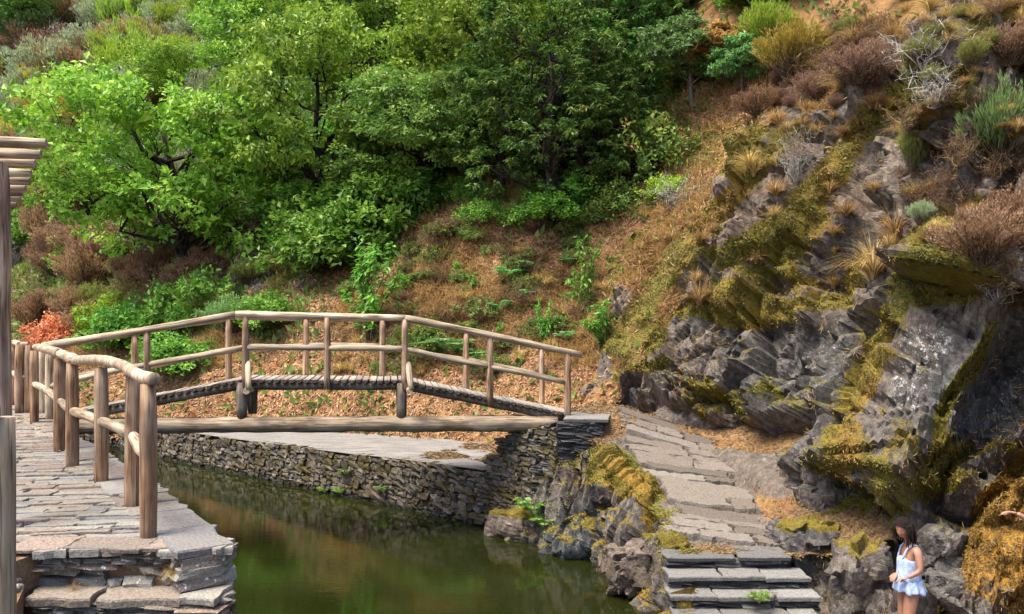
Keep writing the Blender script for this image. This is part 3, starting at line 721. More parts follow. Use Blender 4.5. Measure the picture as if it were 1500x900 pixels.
# ================================================================== STONES
def stone_protos(n, seed, kind='rubble'):
    out = []
    rg = np.random.default_rng(seed)
    for k in range(n):
        m_ = 3
        # box surface grid, 2 segments a side
        vs = {}; faces = []
        def vid(p):
            return vs.setdefault(p, len(vs))
        for ax in range(3):
            for sg in (0, 2):
                for i in range(2):
                    for j in range(2):
                        c = []
                        for a, b in ((i, j), (i + 1, j), (i + 1, j + 1), (i, j + 1)):
                            p = [0, 0, 0]; p[ax] = sg; p[(ax + 1) % 3] = a; p[(ax + 2) % 3] = b; c.append(vid(tuple(p)))
                        faces.append(c if sg == 2 else c[::-1])
        Vv = np.array(list(vs.keys()), float) / 2 - .5
        Vv = Vv * 2
        rnd_ = .30 if kind == 'rubble' else .10
        nrm = np.linalg.norm(Vv, axis=1, keepdims=True)
        Vv = Vv * (1 - rnd_ + rnd_ / nrm)
        j = .16 if kind == 'rubble' else np.array([.10, .16, .10])
        Vv = Vv + rg.uniform(-1, 1, Vv.shape) * j
        if kind == 'rubble': Vv[:, 0] += Vv[:, 2] * rg.uniform(-.3, .3)
        me = mk_mesh(('rubble_stone' if kind == 'rubble' else 'slate_piece'), Vv * .5, np.array(faces), False)
        out.append(me)
    return out
RUB = stone_protos(10, 3); SLA = stone_protos(10, 4, 'slate')
def clone_protos(ms, mat):
    out = []
    for m_ in ms:
        c = m_.copy(); c.materials.clear(); c.materials.append(mat); out.append(c)
    return out
def mesh_np(me):
    V = np.empty(len(me.vertices) * 3, np.float32); me.vertices.foreach_get('co', V)
    f = np.array([p.vertices[:] for p in me.polygons]); return V.reshape(-1, 3).astype(float), f
class Stones:
    """places stones in a wall; the largest become parts, the rest one joined part"""
    def __init__(s): s.items = []
    def add(s, c, ex, ey, ez, size, tilt=0, proto=0):
        s.items.append((np.array(c, float), np.array(ex, float), np.array(ey, float), np.array(ez, float), size, tilt, proto))
    def build(s, parent, protos, name, limit=300, mat=None, origin=(0, 0, 0), key=None):
        org = np.array(origin, float)
        it = sorted(s.items, key=key or (lambda q: -q[4][0] * q[4][2] / (q[0][1] ** 2)))
        big, rest = it[:limit], it[limit:]
        for c, ex, ey, ez, size, tilt, pr in big:
            o = obj(name, protos[pr % len(protos)], None, parent)
            ct, s_ = math.cos(tilt), math.sin(tilt)
            a = ex * ct + ez * s_; b = ez * ct - ex * s_
            Mx = Matrix(((a[0] * size[0], ey[0] * size[1], b[0] * size[2], c[0] - org[0]), (a[1] * size[0], ey[1] * size[1], b[1] * size[2], c[1] - org[1]),
                         (a[2] * size[0], ey[2] * size[1], b[2] * size[2], c[2] - org[2]), (0, 0, 0, 1)))
            o.matrix_basis = Mx
        if rest:
            mb = MB(); rv = []
            for c, ex, ey, ez, size, tilt, pr in rest:
                V, f = mesh_np(protos[pr % len(protos)])
                ct, s_ = math.cos(tilt), math.sin(tilt); a = ex * ct + ez * s_; b = ez * ct - ex * s_
                W = c - org + V[:, :1] * size[0] * a + V[:, 1:2] * size[1] * ey + V[:, 2:] * size[2] * b
                mb.add(W, [f]); rv += [random.random()] * len(f)
            me = mb.mesh('packing_stones', attrs={'rnd': ('FLOAT', 'FACE', rv)})
            o = obj('packing_stones', me, mat, parent); o['kind'] = 'stuff'
def face_stones(st, a, b, z0f, z1f, hr, lr, depth, seed, jit=.02, tiltr=.06, outn=None, protos=10, clipf=None, dh=0):
    """courses of stones on the vertical face from a to b (xy); z range functions of u"""
    rg = np.random.default_rng(seed)
    a, b = np.array(a, float), np.array(b, float); Ln = np.linalg.norm(b - a); ex = np.array([*(b - a) / Ln, 0]); ez = np.array([0, 0, 1.0])
    ey = np.cross(ez, ex)      # into the wall or out; boxes are symmetric
    on = np.array([*outn, 0]) if outn is not None else -ey
    # bands along the face so that courses do not run straight through
    bw = lr[1] * 3.2; nb = max(1, int(Ln / bw))
    for ib in range(nb):
        ub0, ub1 = ib / nb, (ib + 1) / nb
        z = min(z0f(ub0), z0f(ub1)) - rg.uniform(0, hr[0])
        while True:
            h = rg.uniform(*hr)
            ztop = max(z1f(ub0), z1f(ub1))
            if z > ztop - hr[0] * .35: break
            x = ub0 * Ln - (rg.uniform(0, lr[0]) if ib else 0)
            while x < ub1 * Ln:
                l = rg.uniform(*lr) if rg.random() < .75 else lr[0] * rg.uniform(.5, .9)
                if x + l > Ln: l = Ln - x
                if l < .03: break
                um = min(max((x + l / 2) / Ln, 0), 1); zt = z1f(um)
                hh = h * rg.uniform(.8, 1.12)
                if z + hh * .55 < zt and (clipf is None or clipf(um, z)):
                    top = min(z + hh, zt + rg.uniform(-.01, .02)); hh2 = max(top - z, hr[0] * .5)
                    c = np.array([*(a + (b - a) * um), z + hh2 / 2]) + on * (rg.uniform(-jit, jit) - depth / 2)
                    st.add(c, ex, ey, ez, (l * 1.02, depth, hh2 * 1.03), rg.uniform(-tiltr, tiltr), int(rg.integers(protos)))
                x += l
            z += h
def core_wall(name, pts, z1, parent, mat, origin=(0, 0, 0), z0=-1.0):
    """solid core behind the facing stones: closed polygon prism"""
    n = len(pts); V = [(x - origin[0], y - origin[1], z0 - origin[2]) for x, y in pts] + [(x - origin[0], y - origin[1], (z1[k] if hasattr(z1, '__len__') else z1) - origin[2]) for k, (x, y) in enumerate(pts)]
    sides = [[k, (k + 1) % n, n + (k + 1) % n, n + k] for k in range(n)]
    me = bpy.data.meshes.new(name); me.from_pydata(V, [], sides + [list(range(n, 2 * n)), list(range(n))[::-1]]); me.update()
    return obj(name, me, mat, parent)

# ---- canal wall across the water with the slate path on top, rising to the bridge abutment
WA, WB = np.array([-20.0, 29.9]), np.array([-.52, 14.0])
WALLN = np.array([-(WB - WA)[1], (WB - WA)[0]]); WALLN = WALLN / np.linalg.norm(WALLN)
if WALLN[1] > 0: WALLN = -WALLN          # towards the water and the camera
wtop = lambda u: .55 + .40 * u ** 1.5
cw = thing('canal_wall', 'long brown dry-stone canal wall along the far side of the green water', 'stone wall', (WA[0], WA[1], 0))
st = Stones()
face_stones(st, WA, WB, lambda u: -.12, wtop, (.07, .15), (.11, .27), .22, 11, jit=.03, tiltr=.14, outn=WALLN)
org = (WA[0], WA[1], 0)
back = WALLN * -.5
core = core_wall('wall_core', [WA - WALLN * .10, WB - WALLN * .10, WB + back, WA + back], [.5, .89, .89, .5], cw, M['earth'], org)
WS = clone_protos(RUB, M['wallstone']); M['wallstuff'] = stone_mat('canal_wall_packing', [(.05, g(0.018, 1.1, 1, .8)), (.35, g(0.072, 1.2, 1, .72)), (.6, g(0.132, 1.2, .97, .72)), (.95, g(0.180, 1.05, 1, .88))], moss=.5, mosscol=(.07, .052, .016, 1), per_obj=False)
st.build(cw, WS, 'stone', 290, M['wallstuff'], org)
# coping: flat slates laid on the wall head (uneven edge of the path)
# ---- slate path behind the wall
n_ = 120; uu = np.linspace(0, 1, n_)
pw = np.linspace(0, 3.0, 40)
PV = np.stack([np.stack([WA[0] + (WB - WA)[0] * uu - WALLN[0] * (w_ + .03), WA[1] + (WB - WA)[1] * uu - WALLN[1] * (w_ + .03), wtop(uu) + .0 + .02 * fbm(np.stack([uu * 20, 0 * uu + w_ * 2, 0 * uu], -1), 2, 5)], -1) for w_ in pw])
def path_mat():
    m, nt, b = newmat('slate_path'); pos = nt.nodes.new('ShaderNodeNewGeometry').outputs['Position']
    a = math.atan2((WB - WA)[1], (WB - WA)[0])
    v = mapping(nt, pos, (1.2, 9, 1), (0, 0, -a)); n1 = noise(nt, 1.5, 5, v, .65); n2 = noise(nt, 20, 4, pos)
    c = ramp(nt, math_n(nt, 'ADD', math_n(nt, 'MULTIPLY', n1, .7), math_n(nt, 'MULTIPLY', n2, .3)), [(.35, (0.0624, 0.0562, 0.0515, 1)), (.48, (0.1560, 0.1443, 0.1326, 1)), (.6, (0.2340, 0.2145, 0.1950, 1)), (.7, (0.2652, 0.2028, 0.1404, 1))])
    nt.links.new(c, b.inputs['Base Color']); b.inputs['Roughness'].default_value = .85; bump(nt, b, n1, .6, .03); return m
M['path'] = path_mat()
pth = obj('slate_path', mk_mesh('slate_path', PV.reshape(-1, 3), grid_faces(40, n_)[:, ::-1], True), M['path']); tag(pth, kind='structure')

# ---- bridge abutment
AB = thing('bridge_abutment', 'tall stepped dry-stone abutment of brown rubble and dark slate under the bridge end', 'abutment', (0.3, 13.6, 0))
ao = (0.3, 13.6, 0)
A0, A1, A2, A3 = np.array([-.62, 14.08]), np.array([.72, 12.98]), np.array([1.45, 13.05]), np.array([1.55, 13.75])
st = Stones()
an = np.array([-(A1 - A0)[1], (A1 - A0)[0]]); an /= np.linalg.norm(an); an = an if an[1] < 0 else -an
def abtop(u): return .93 + .28 * (u > .14) + .3 * (u > .3) + .22 * (u > .42) + .12 * (u > .58)
face_stones(st, A0 + an * .05, A1 + an * .05, lambda u: -.12, abtop, (.045, .12), (.09, .24), .24, 21, jit=.03, tiltr=.08, outn=an)
st.build(AB, clone_protos(RUB, M['wallstone']), 'stone', 220, M['wallstuff'], ao)
st = Stones()
face_stones(st, A1, A2, lambda u: .15 + u * .7, lambda u: 1.88, (.025, .05), (.12, .38), .26, 22, jit=.025, tiltr=.04, outn=(0.1, -1))
face_stones(st, A1 + an * .02 - (A1 - A0) * .30, A1, lambda u: .35, lambda u: 1.7, (.025, .05), (.10, .30), .22, 25, jit=.05, tiltr=.05, outn=an)
face_stones(st, A2, A3, lambda u: 1.2, lambda u: 1.88, (.025, .05), (.12, .35), .26, 23, jit=.02, outn=(1, -.1))
M['dslstuff'] = stone_mat('dark_slate_packing', [(.05, g(.018, .95, 1, 1.05)), (.5, g(.05, 1.0, 1, 1.0)), (.95, g(.12, 1.0, 1, .98))], per_obj=False)
st.build(AB, clone_protos(SLA, M['dark_slate']), 'slate', 220, M['dslstuff'], ao)
core_wall('abutment_core', [A0 - an * .1 + (A1 - A0) * .15, A1 + np.array([-.05, .12]), A2 + np.array([-.1, .1]), A3 + np.array([-.1, .3]), np.array([.2, 14.6])], [1.05, 1.8, 1.86, 1.86, 1.1], AB, M['earth'], ao)
rg = np.random.default_rng(24)
def flag(name, poly, z, th, mat, parent, origin=(0, 0, 0), tilt=(0, 0), jit=.015, seg=3):
    """irregular flagstone: outline subdivided and jittered, with a slightly chamfered top"""
    poly = np.asarray(poly, float); pts = []
    n = len(poly)
    for k in range(n):
        for t in np.arange(seg) / seg:
            p = poly[k] * (1 - t) + poly[(k + 1) % n] * t
            pts.append(p + rg.uniform(-jit, jit, 2))
    pts = np.array(pts); c = pts.mean(0); m_ = len(pts)
    def zz(p): return z + (p - c) @ np.array(tilt)
    top = np.array([[*(c + (p - c) * .975), zz(p)] for p in pts]); mid = np.array([[*p, zz(p) - th * .25] for p in pts]); bot = np.array([[*(c + (p - c) * .97), zz(p) - th] for p in pts])
    V = np.concatenate([top, mid, bot]) - np.array(origin)
    ar = np.arange(m_); nx_ = (ar + 1) % m_
    q = np.concatenate([np.stack([m_ + ar, m_ + nx_, nx_, ar], 1), np.stack([2 * m_ + ar, 2 * m_ + nx_, m_ + nx_, m_ + ar], 1)])
    area = .5 * np.sum(pts[:, 0] * np.roll(pts[:, 1], -1) - np.roll(pts[:, 0], -1) * pts[:, 1])
    cap = ar[None]; low = (2 * m_ + ar)[::-1][None]
    fl = [q, cap, low]
    if area < 0: fl = [f[:, ::-1] for f in fl]
    return obj(name, mk_mesh(name, V, fl), mat, parent)
flag('capstone', [(.82, 13.05), (1.52, 13.0), (1.66, 13.75), (.95, 13.95)], 1.945, .06, M['tread'], AB, ao)
flag('capstone', [(.95, 13.99), (1.66, 13.79), (1.7, 14.3), (1.0, 14.4)], 1.94, .06, M['tread'], AB, ao)

# worn bedrock slabs of the path: crisp separate beds, slanting across the walk
def bz1(x, y): return float(bank_z(np.array([[x, y]]))[0])
M['bed'] = stone_mat('worn_bed_slab', [(.05, g(.065, 1.2, 1, .80)), (.35, g(.10, 1.22, 1, .79)), (.65, g(.125, 1.2, 1, .80)), (.95, g(.165, 1.12, 1, .84))], moss=.15, mosscol=(.06, .04, .02, 1), scale=1.0)
yb = 10.22
while yb < 14.2:
    dp = rg.uniform(.14, .42); xl = np.interp(yb, [10.2, 10.8, 11.6, 12.5, 13.1, 13.8, 14.2], [1.95, 2.2, 2.05, 1.85, 1.75, 1.85, 2.0]) + rg.uniform(-.08, .08)
    xr = np.interp(yb, [10.2, 11.6, 13.0, 13.6, 14.2], [3.35, 3.3, 3.25, 2.9, 2.5]) + rg.uniform(-.1, .12); x = xl
    while x < xr - .08:
        l = min(rg.uniform(.35, 1.2), xr - x)
        if xr - x - l < .2: l = xr - x
        yo = lambda xx: -.22 * (xx - 2.5)
        gap = rg.uniform(.004, .016)
        pl = [(x + gap, yb + yo(x)), (x + l * .5, yb + yo(x + l * .5) + rg.uniform(-.04, .04)), (x + l - gap, yb + yo(x + l)), (x + l - gap + rg.uniform(-.06, .06), yb + dp - gap * 1.5 + yo(x + l)), (x + l * .45, yb + dp - gap * 1.5 + yo(x + l * .45) + rg.uniform(-.04, .0)), (x + gap + rg.uniform(-.04, .04), yb + dp - gap * 1.5 + yo(x))]
        cx_, cy_ = np.mean([p[0] for p in pl]), np.mean([p[1] for p in pl]); e_ = .12
        tl_ = ((bz1(cx_ + e_, cy_) - bz1(cx_ - e_, cy_)) / (2 * e_) + rg.uniform(-.035, .035), (bz1(cx_, cy_ + e_) - bz1(cx_, cy_ - e_)) / (2 * e_) + rg.uniform(-.06, .03))
        flag('bed_slab', pl, bz1(cx_, cy_) + .035 + rg.uniform(-.022, .022), .13, M['bed'], bank, (0, 0, 0), tl_, .032, 5)
        x += l
    yb += dp
# ---- stone steps on the right bank
SS = thing('stone_steps', 'flight of grey slate steps climbing from the water to the rock path', 'steps', (2.9, 9.4, 0))
so = (2.9, 9.4, 0)
stepd = [(.72, 9.66, 1.80, 3.28), (.575, 9.36, 1.78, 3.42), (.43, 9.12, 1.76, 3.46), (.29, 8.90, 1.76, 3.36), (.16, 8.6, 1.78, 3.6)]
st = Stones()
for k, (z, y, x0, x1) in enumerate(stepd):
    zl = stepd[k + 1][0] if k + 1 < len(stepd) else 0
    yb = stepd[k - 1][1] if k else 10.35
    x = x0
    while x < x1 - .1:
        l = min(rg.uniform(.45, .95), x1 - x)
        if x1 - x - l < .25: l = x1 - x
        flag('tread', [(x + .008, y - .03), (x + l - .008, y - .03 + rg.uniform(-.03, .03)), (x + l - .008, yb + .06), (x + .008, yb + .06)], z + rg.uniform(-.008, .008), .05, M['tread'], SS, so, (rg.uniform(-.01, .01), 0), .02, 4)
        x += l
    face_stones(st, (x0 + .02, y + .02), (x1 - .02, y + .02), lambda u: zl - .01, lambda u: z - .05, (.03, .055), (.18, .5), .3, 40 + k, jit=.03, tiltr=.03, outn=(0, -1))
st.build(SS, clone_protos(SLA, M['dark_slate']), 'riser_slate', 200, M['dslstuff'], so)
core_wall('step_core', [(1.9, 9.0), (3.3, 9.0), (3.3, 10.3), (1.9, 10.3)], .27, SS, M['earth'], so)
core_wall('step_core', [(1.92, 9.42), (3.25, 9.42), (3.25, 10.3), (1.92, 10.3)], .52, SS, M['earth'], so, .28)

# ================================================================== TERRACE (left foreground)
TE = np.array([(-1.90, 5.42), (-2.25, 5.95), (-2.62, 6.5), (-3.12, 7.2), (-3.75, 8.05), (-4.45, 9.0), (-5.3, 10.1), (-6.5, 11.75), (-7.6, 13.2), (-9.4, 15.6), (-13.5, 21.0)])
TZ = 2.0
body = [tuple(p + np.array([-.12, -.02])) for p in TE] + [(-30, 21), (-30, -8), (-5.2, -8), (-3.25, 5.0), (-3.12, 5.56)]
tb_ = core_wall('terrace', body, TZ - .045, None, M['soil']); tag(tb_, kind='structure')
# paving slates: long pieces laid across the walk, row on row
pav_dir = np.array([.985, .17]); pav_n = np.array([-.17, .985])
def in_terr(p):
    return poly_sd(np.array([p[0]]), np.array([p[1]]), [tuple(q) for q in TE] + [(-13.5, 21), (-13.5, 4.6), (-3.35, 4.6), (-3.3, 5.44)])[0]
v = 4.6; npav = 0; rest_pav = []
while v < 18:
    hrow = rg.uniform(.06, .14) * (1 + max(0, v - 7) * .10)
    uu_ = -12 + rg.uniform(0, .5)
    while uu_ < 2:
        l = rg.uniform(.16, .55) * (1 + max(0, v - 7) * .08)
        c = pav_dir * (uu_ + l / 2) + pav_n * (v + hrow / 2)
        cx_, _ = pix(np.array([c[0], c[1], TZ]))
        if cx_ > -60 and in_terr(c) > -.06 and in_terr(c + pav_dir * l * .42) > -.05 and not (c[0] < -3.3 and c[1] < 5.5):
            a_ = c - pav_dir * l / 2 - pav_n * hrow / 2; sk = rg.uniform(-.05, .05)
            pl = [a_ + pav_dir * .006, a_ + pav_dir * (l - .006), a_ + pav_dir * (l - .006 + sk) + pav_n * (hrow - .008), a_ + pav_dir * (.006 + sk) + pav_n * (hrow - .008 + rg.uniform(-.02, .01))]
            if npav < 300:
                flag('paving_slate', pl, TZ + rg.uniform(-.014, .008), .05, M['paving'], tb_, (0, 0, 0), (rg.uniform(-.02, .02), rg.uniform(-.03, .03)), .014, 3); npav += 1
            else: rest_pav.append(pl)
        uu_ += l
    v += hrow
if rest_pav:
    mb = MB(); rv = []
    for pl in rest_pav:
        q = np.array(pl); z = TZ + rg.uniform(-.014, .008)
        mb.add(np.concatenate([np.c_[q, np.full(4, z)], np.c_[q, np.full(4, z - .05)]]), [np.array([[0, 1, 2, 3], [0, 4, 5, 1], [1, 5, 6, 2], [2, 6, 7, 3], [3, 7, 4, 0]])]); rv += [rg.random()] * 5
    M['paverest'] = stone_mat('far_paving', [(.05, g(0.090, 1.05, .98, .92)), (.5, g(0.213, 1.1, 1, .84)), (.95, g(0.279, 1.04, 1, .9))], per_obj=False)
    o = obj('paving_slates', mb.mesh('paving_slates', attrs={'rnd': ('FLOAT', 'FACE', rv)}), M['paverest'], tb_); o['kind'] = 'stuff'
# lower walk at the left, sloping past the steps
ramp_poly = [(-3.35, 5.6), (-3.1, 5.2), (-2.65, 4.2), (-2.2, 2.5), (-6, 2.5), (-6, 5.6)]
rw = core_wall('lower_walk', ramp_poly, 1.80, None, M['soil']); tag(rw, kind='structure')
v = 3.0
while v < 5.5:
    hrow = rg.uniform(.08, .17); uu_ = -4.4
    while uu_ < -2.2:
        l = rg.uniform(.25, .7); c = np.array([uu_ + l / 2, v + hrow / 2])
        xr = np.interp(c[1], [2.5, 4.2, 5.2, 5.6], [-2.2, -2.65, -3.1, -3.3])
        if c[0] + l / 2 < xr + .05:
            flag('walk_slate', [(uu_, v), (uu_ + l - .01, v + rg.uniform(-.02, .02)), (uu_ + l - .01, v + hrow - .01), (uu_, v + hrow - .01)], 1.84 + rg.uniform(-.01, .006), .045, M['paving'], rw, (0, 0, 0), (rg.uniform(-.02, .02), rg.uniform(-.03, .03)), .014, 3)
        uu_ += l
    v += hrow
# face stones and steps at the terrace front
TF = thing('terrace_steps', 'weathered slate and rubble steps under the front edge of the paved terrace', 'steps', (-2.6, 5.4, 0))
to = (-2.6, 5.4, 0)
FS = clone_protos(SLA, M['frontstone']); FR = clone_protos(RUB, M['frontstone'])
st = Stones(); sr = Stones()
# cap slabs along the front edge
x = -3.34
while x < -1.98:
    l = min(rg.uniform(.22, .55), -1.9 - x)
    flag('edge_slab', [(x + .006, 5.39 + rg.uniform(-.03, .02)), (x + l - .006, 5.39 + rg.uniform(-.03, .02)), (x + l - .006, 5.66 + rg.uniform(-.05, .05)), (x + .006, 5.66)], TZ + .006 + rg.uniform(-.006, .006), rg.uniform(.025, .045), M['paving'], TF, to, (rg.uniform(-.02, .02), 0), .02, 4)
    x += l
face_stones(st, (-3.28, 5.43), (-1.92, 5.43), lambda u: 1.86, lambda u: 1.965, (.022, .042), (.14, .42), .3, 61, jit=.035, tiltr=.04, outn=(0, -1))
face_stones(sr, (-3.26, 5.44), (-1.93, 5.44), lambda u: 1.73, lambda u: 1.86, (.05, .12), (.10, .30), .3, 62, jit=.03, tiltr=.06, outn=(0, -1))
x = -3.12
while x < -1.95:
    l = min(rg.uniform(.25, .6), -1.87 - x)
    flag('step_slab', [(x + .006, 5.19 + rg.uniform(-.03, .02)), (x + l - .006, 5.19 + rg.uniform(-.03, .02)), (x + l - .006, 5.52), (x + .006, 5.52)], 1.745 + rg.uniform(-.01, .01), rg.uniform(.04, .06), M['paving'], TF, to, (rg.uniform(-.02, .02), rg.uniform(-.03, .03)), .024, 4)
    x += l
face_stones(st, (-3.05, 5.23), (-1.88, 5.23), lambda u: 1.54, lambda u: 1.69, (.02, .042), (.10, .34), .3, 63, jit=.04, tiltr=.05, outn=(0, -1))
face_stones(sr, (-3.0, 5.24), (-1.88, 5.24), lambda u: 1.36, lambda u: 1.54, (.06, .12), (.12, .32), .3, 64, jit=.03, tiltr=.06, outn=(0, -1))
x = -2.95
while x < -1.95:
    l = min(rg.uniform(.25, .6), -1.85 - x)
    flag('step_slab', [(x + .006, 4.94), (x + l - .006, 4.94 + rg.uniform(-.03, .02)), (x + l - .006, 5.3), (x + .006, 5.3)], 1.40 + rg.uniform(-.01, .01), .07, M['paving'], TF, to, (0, 0), .024, 4)
    x += l
for k, (zt, y) in enumerate(((1.34, 4.98), (1.0, 4.7), (.66, 4.4), (.32, 4.1))):
    face_stones(sr, (-2.9, y), (-1.85, y), lambda u: zt - .36, lambda u: zt, (.06, .12), (.14, .36), .34, 66 + k, jit=.03, outn=(0, -1))
    core_wall('step_core', [(-3.3, y + .06), (-1.92, y + .06), (-1.92, 5.6), (-3.3, 5.6)], zt + .0, TF, M['earth'], to, zt - .36)
core_wall('step_core', [(-3.3, 5.3), (-1.95, 5.3), (-1.95, 5.7), (-3.3, 5.7)], 1.69, TF, M['earth'], to, 1.345)
# side face of the terrace above the water
face_stones(st, (-1.86, 4.95), (-1.86, 5.45), lambda u: .0, lambda u: 1.35 + .38 * (u > .45), (.03, .07), (.12, .35), .3, 71, jit=.03, tiltr=.04, outn=(1, 0))
st.build(TF, FS, 'slate', 170, M['dslstuff'], to); 
M['frontstuff'] = stone_mat('terrace_packing', [(.05, g(.10, 1.1, 1, .9)), (.5, g(.24, 1.08, 1, .86)), (.95, g(.36, 1.06, 1, .88))], per_obj=False)
sr.build(TF, FR, 'stone', 120, M['frontstuff'], to)
TW = thing('terrace_wall', 'slate retaining wall dropping from the terrace edge into the water', 'stone wall', (-4, 8, 0))
st = Stones()
for k in range(len(TE) - 2):
    d_ = TE[k + 1] - TE[k]; n2 = np.array([d_[1], -d_[0]]) / np.linalg.norm(d_); n2 = n2 if n2[0] > 0 else -n2
    face_stones(st, TE[k], TE[k + 1], lambda u: -.1, lambda u: TZ - .05, (.05, .11), (.15, .45), .3, 80 + k, jit=.03, tiltr=.04, outn=n2)
st.build(TW, clone_protos(SLA, M['frontstone']), 'stone', 250, M['frontstuff'], (-4, 8, 0), key=lambda q: q[0][1] - q[0][2])
x = 0
for k in range(len(TE) - 3):
    d_ = TE[k + 1] - TE[k]; Lk = np.linalg.norm(d_); d_ = d_ / Lk; n2 = np.array([d_[1], -d_[0]]); n2 = n2 if n2[0] > 0 else -n2
    t = 0
    while t < Lk - .05:
        l = min(rg.uniform(.22, .5), Lk - t); a_ = TE[k] + d_ * t
        wdt = rg.uniform(.25, .4)
        flag('coping_slate', [a_ + n2 * .06, a_ + d_ * (l - .012) + n2 * (.06 + rg.uniform(-.03, .03)), a_ + d_ * (l - .012) - n2 * wdt, a_ - n2 * wdt], TZ + .014 + rg.uniform(-.01, .008), .055, M['paving'], TW, (-4, 8, 0), (rg.uniform(-.02, .02), 0), .02, 3)
        t += l

# ================================================================== TIMBER
_ls = [0]
def log(name, p0, p1, r0, r1=None, parent=None, mat='rail', k=12, bend=0.0, org=(0, 0, 0), rough=.15):
    """one round timber: built along its own z, so the grain follows it"""
    p0, p1 = Vector([float(v) for v in p0]), Vector([float(v) for v in p1]); r1 = r0 if r1 is None else r1
    d = p1 - p0; Ln = d.length; n = max(4, int(Ln / .16)); _ls[0] += 1
    t = np.linspace(0, 1, n); a = _ls[0] * 2.4
    b = np.sin(t * math.pi) * bend
    ends = 1 - .10 * (np.exp(-(t * Ln / .02) ** 2) + np.exp(-((1 - t) * Ln / .02) ** 2))
    pts = np.stack([b * math.cos(a), b * math.sin(a), t * Ln], 1)
    V, fl = tube(pts, (r0 + (r1 - r0) * t) * ends * (1 + .03 * np.sin(t * Ln * 5 + a)), k, True, rough, _ls[0])
    me = mk_mesh(name, V, fl, True)
    # flat ends
    sm_ = np.ones(len(me.polygons), bool); sm_[-2 * k:] = False; me.polygons.foreach_set('use_smooth', sm_)
    o = obj(name, me, M[mat], parent)
    o.rotation_mode = 'QUATERNION'; o.rotation_quaternion = d.to_track_quat('Z', 'Y'); o.location = p0 - Vector(org)
    return o
# ---- the bridge
UD = np.array([-.989, -.148]); PD = np.array([-.148, .989]); N0p = np.array([.9, 13.5]); BW = 1.05
def bt(px, off=0.0):
    o = N0p + PD * off; k = (px - 750) / F
    return (o[0] - k * o[1]) / (-UD[0] + k * UD[1]) if False else (k * o[1] - o[0]) / (UD[0] - k * UD[1])
def bp(t, off=0.0, z=0.0):
    q = N0p + UD * t + PD * off; return np.array([q[0], q[1], z])
tR, tM1, tM2 = 0.0, bt(593), bt(352)
tL = bt(64)
def deckz(t): return np.interp(t, [-.15, 0, tM1, tM2, tL, tL + 1], [1.955, 1.99, 2.56, 2.60, 2.06, 2.02])
BR = thing('footbridge', 'arched log footbridge with round-pole railings spanning the green canal', 'bridge', (float(bp(4)[0]), float(bp(4)[1]), 0))
bo = (float(bp(4)[0]), float(bp(4)[1]), 0)
tBr, tBl = bt(816), bt(92)
def beamz(t): return 1.80 + .012 * t
for off, nm in ((.02, 'beam'), (BW - .02, 'beam')):
    dzb = 0 if off < .5 else -.09
    log(nm, bp(tBr, off, beamz(tBr) + dzb), bp(tBl, off, beamz(tBl) + dzb), .13, .115, BR, 'log', 16, .02, bo)
# trestle legs and cross logs
for tt in (tM1 + .05, tM2 - .02):
    for off in (.03, BW - .03):
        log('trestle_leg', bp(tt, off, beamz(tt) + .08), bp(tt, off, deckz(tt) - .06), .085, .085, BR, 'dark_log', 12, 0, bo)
    log('cross_log', bp(tt - .12, -.32, deckz(tt) - .17), bp(tt - .12, BW + .2, deckz(tt) - .17), .055, .055, BR, 'rail', 10, 0, bo)
    log('brace', bp(tt - .10, -.02, deckz(tt) + .26), bp(tt - .15, -.30, deckz(tt) - .15), .05, .05, BR, 'rail', 10, 0, bo)
# stringers
kn = [tR + .05, tM1, tM2, tL + .1]
for off in (.09, BW - .09):
    for a, b in zip(kn[:-1], kn[1:]):
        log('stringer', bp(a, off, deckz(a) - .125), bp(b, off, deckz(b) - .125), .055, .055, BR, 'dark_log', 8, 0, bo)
# planks: half-round slats across the stringers
def plank_mesh():
    k = 6; a = np.linspace(math.pi, 2 * math.pi, k); prof = np.stack([np.cos(a) * .5, np.sin(a) * .9], 1)
    prof = np.concatenate([prof, [[.46, .12], [-.46, .12]]]); m_ = len(prof)
    V = np.concatenate([np.stack([prof[:, 0], np.full(m_, y), prof[:, 1]], 1) for y in (-.5, 0, .5)])
    ar = np.arange(m_); nx_ = (ar + 1) % m_; fl = [np.concatenate([np.stack([ar + i * m_, nx_ + i * m_, nx_ + (i + 1) * m_, ar + (i + 1) * m_], 1) for i in (0, 1)]), ar[::-1][None], (ar + 2 * m_)[None]]
    return mk_mesh('plank', V, fl)
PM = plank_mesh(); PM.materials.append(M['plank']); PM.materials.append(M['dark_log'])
PM.polygons[len(PM.polygons) - 1].material_index = 1; PM.polygons[len(PM.polygons) - 2].material_index = 1   # shade under the deck edge painted into the plank ends
t = -.12; 
while t < tL + .1:
    wd = rg.uniform(.088, .10)
    z = deckz(t); sl_ = (deckz(t + .05) - deckz(t - .05)) / .1
    o = obj('plank', PM, None, BR)
    ex = Vector((UD[0], UD[1], sl_)).normalized(); ey = Vector((PD[0], PD[1], 0)); ez = ex.cross(ey)
    if ez.z < 0: ez = -ez; ey = -ey
    ln_ = BW + rg.uniform(.02, .08); c = bp(t, BW / 2 + rg.uniform(-.02, .02), z - .02 + rg.uniform(-.006, .006))
    th = .052
    o.matrix_basis = Matrix(((ex.x * wd, ey.x * ln_, ez.x * th, c[0] - bo[0]), (ex.y * wd, ey.y * ln_, ez.y * th, c[1] - bo[1]), (ex.z * wd, ey.z * ln_, ez.z * th, c[2]), (0, 0, 0, 1)))
    t += wd * rg.uniform(1.16, 1.24)
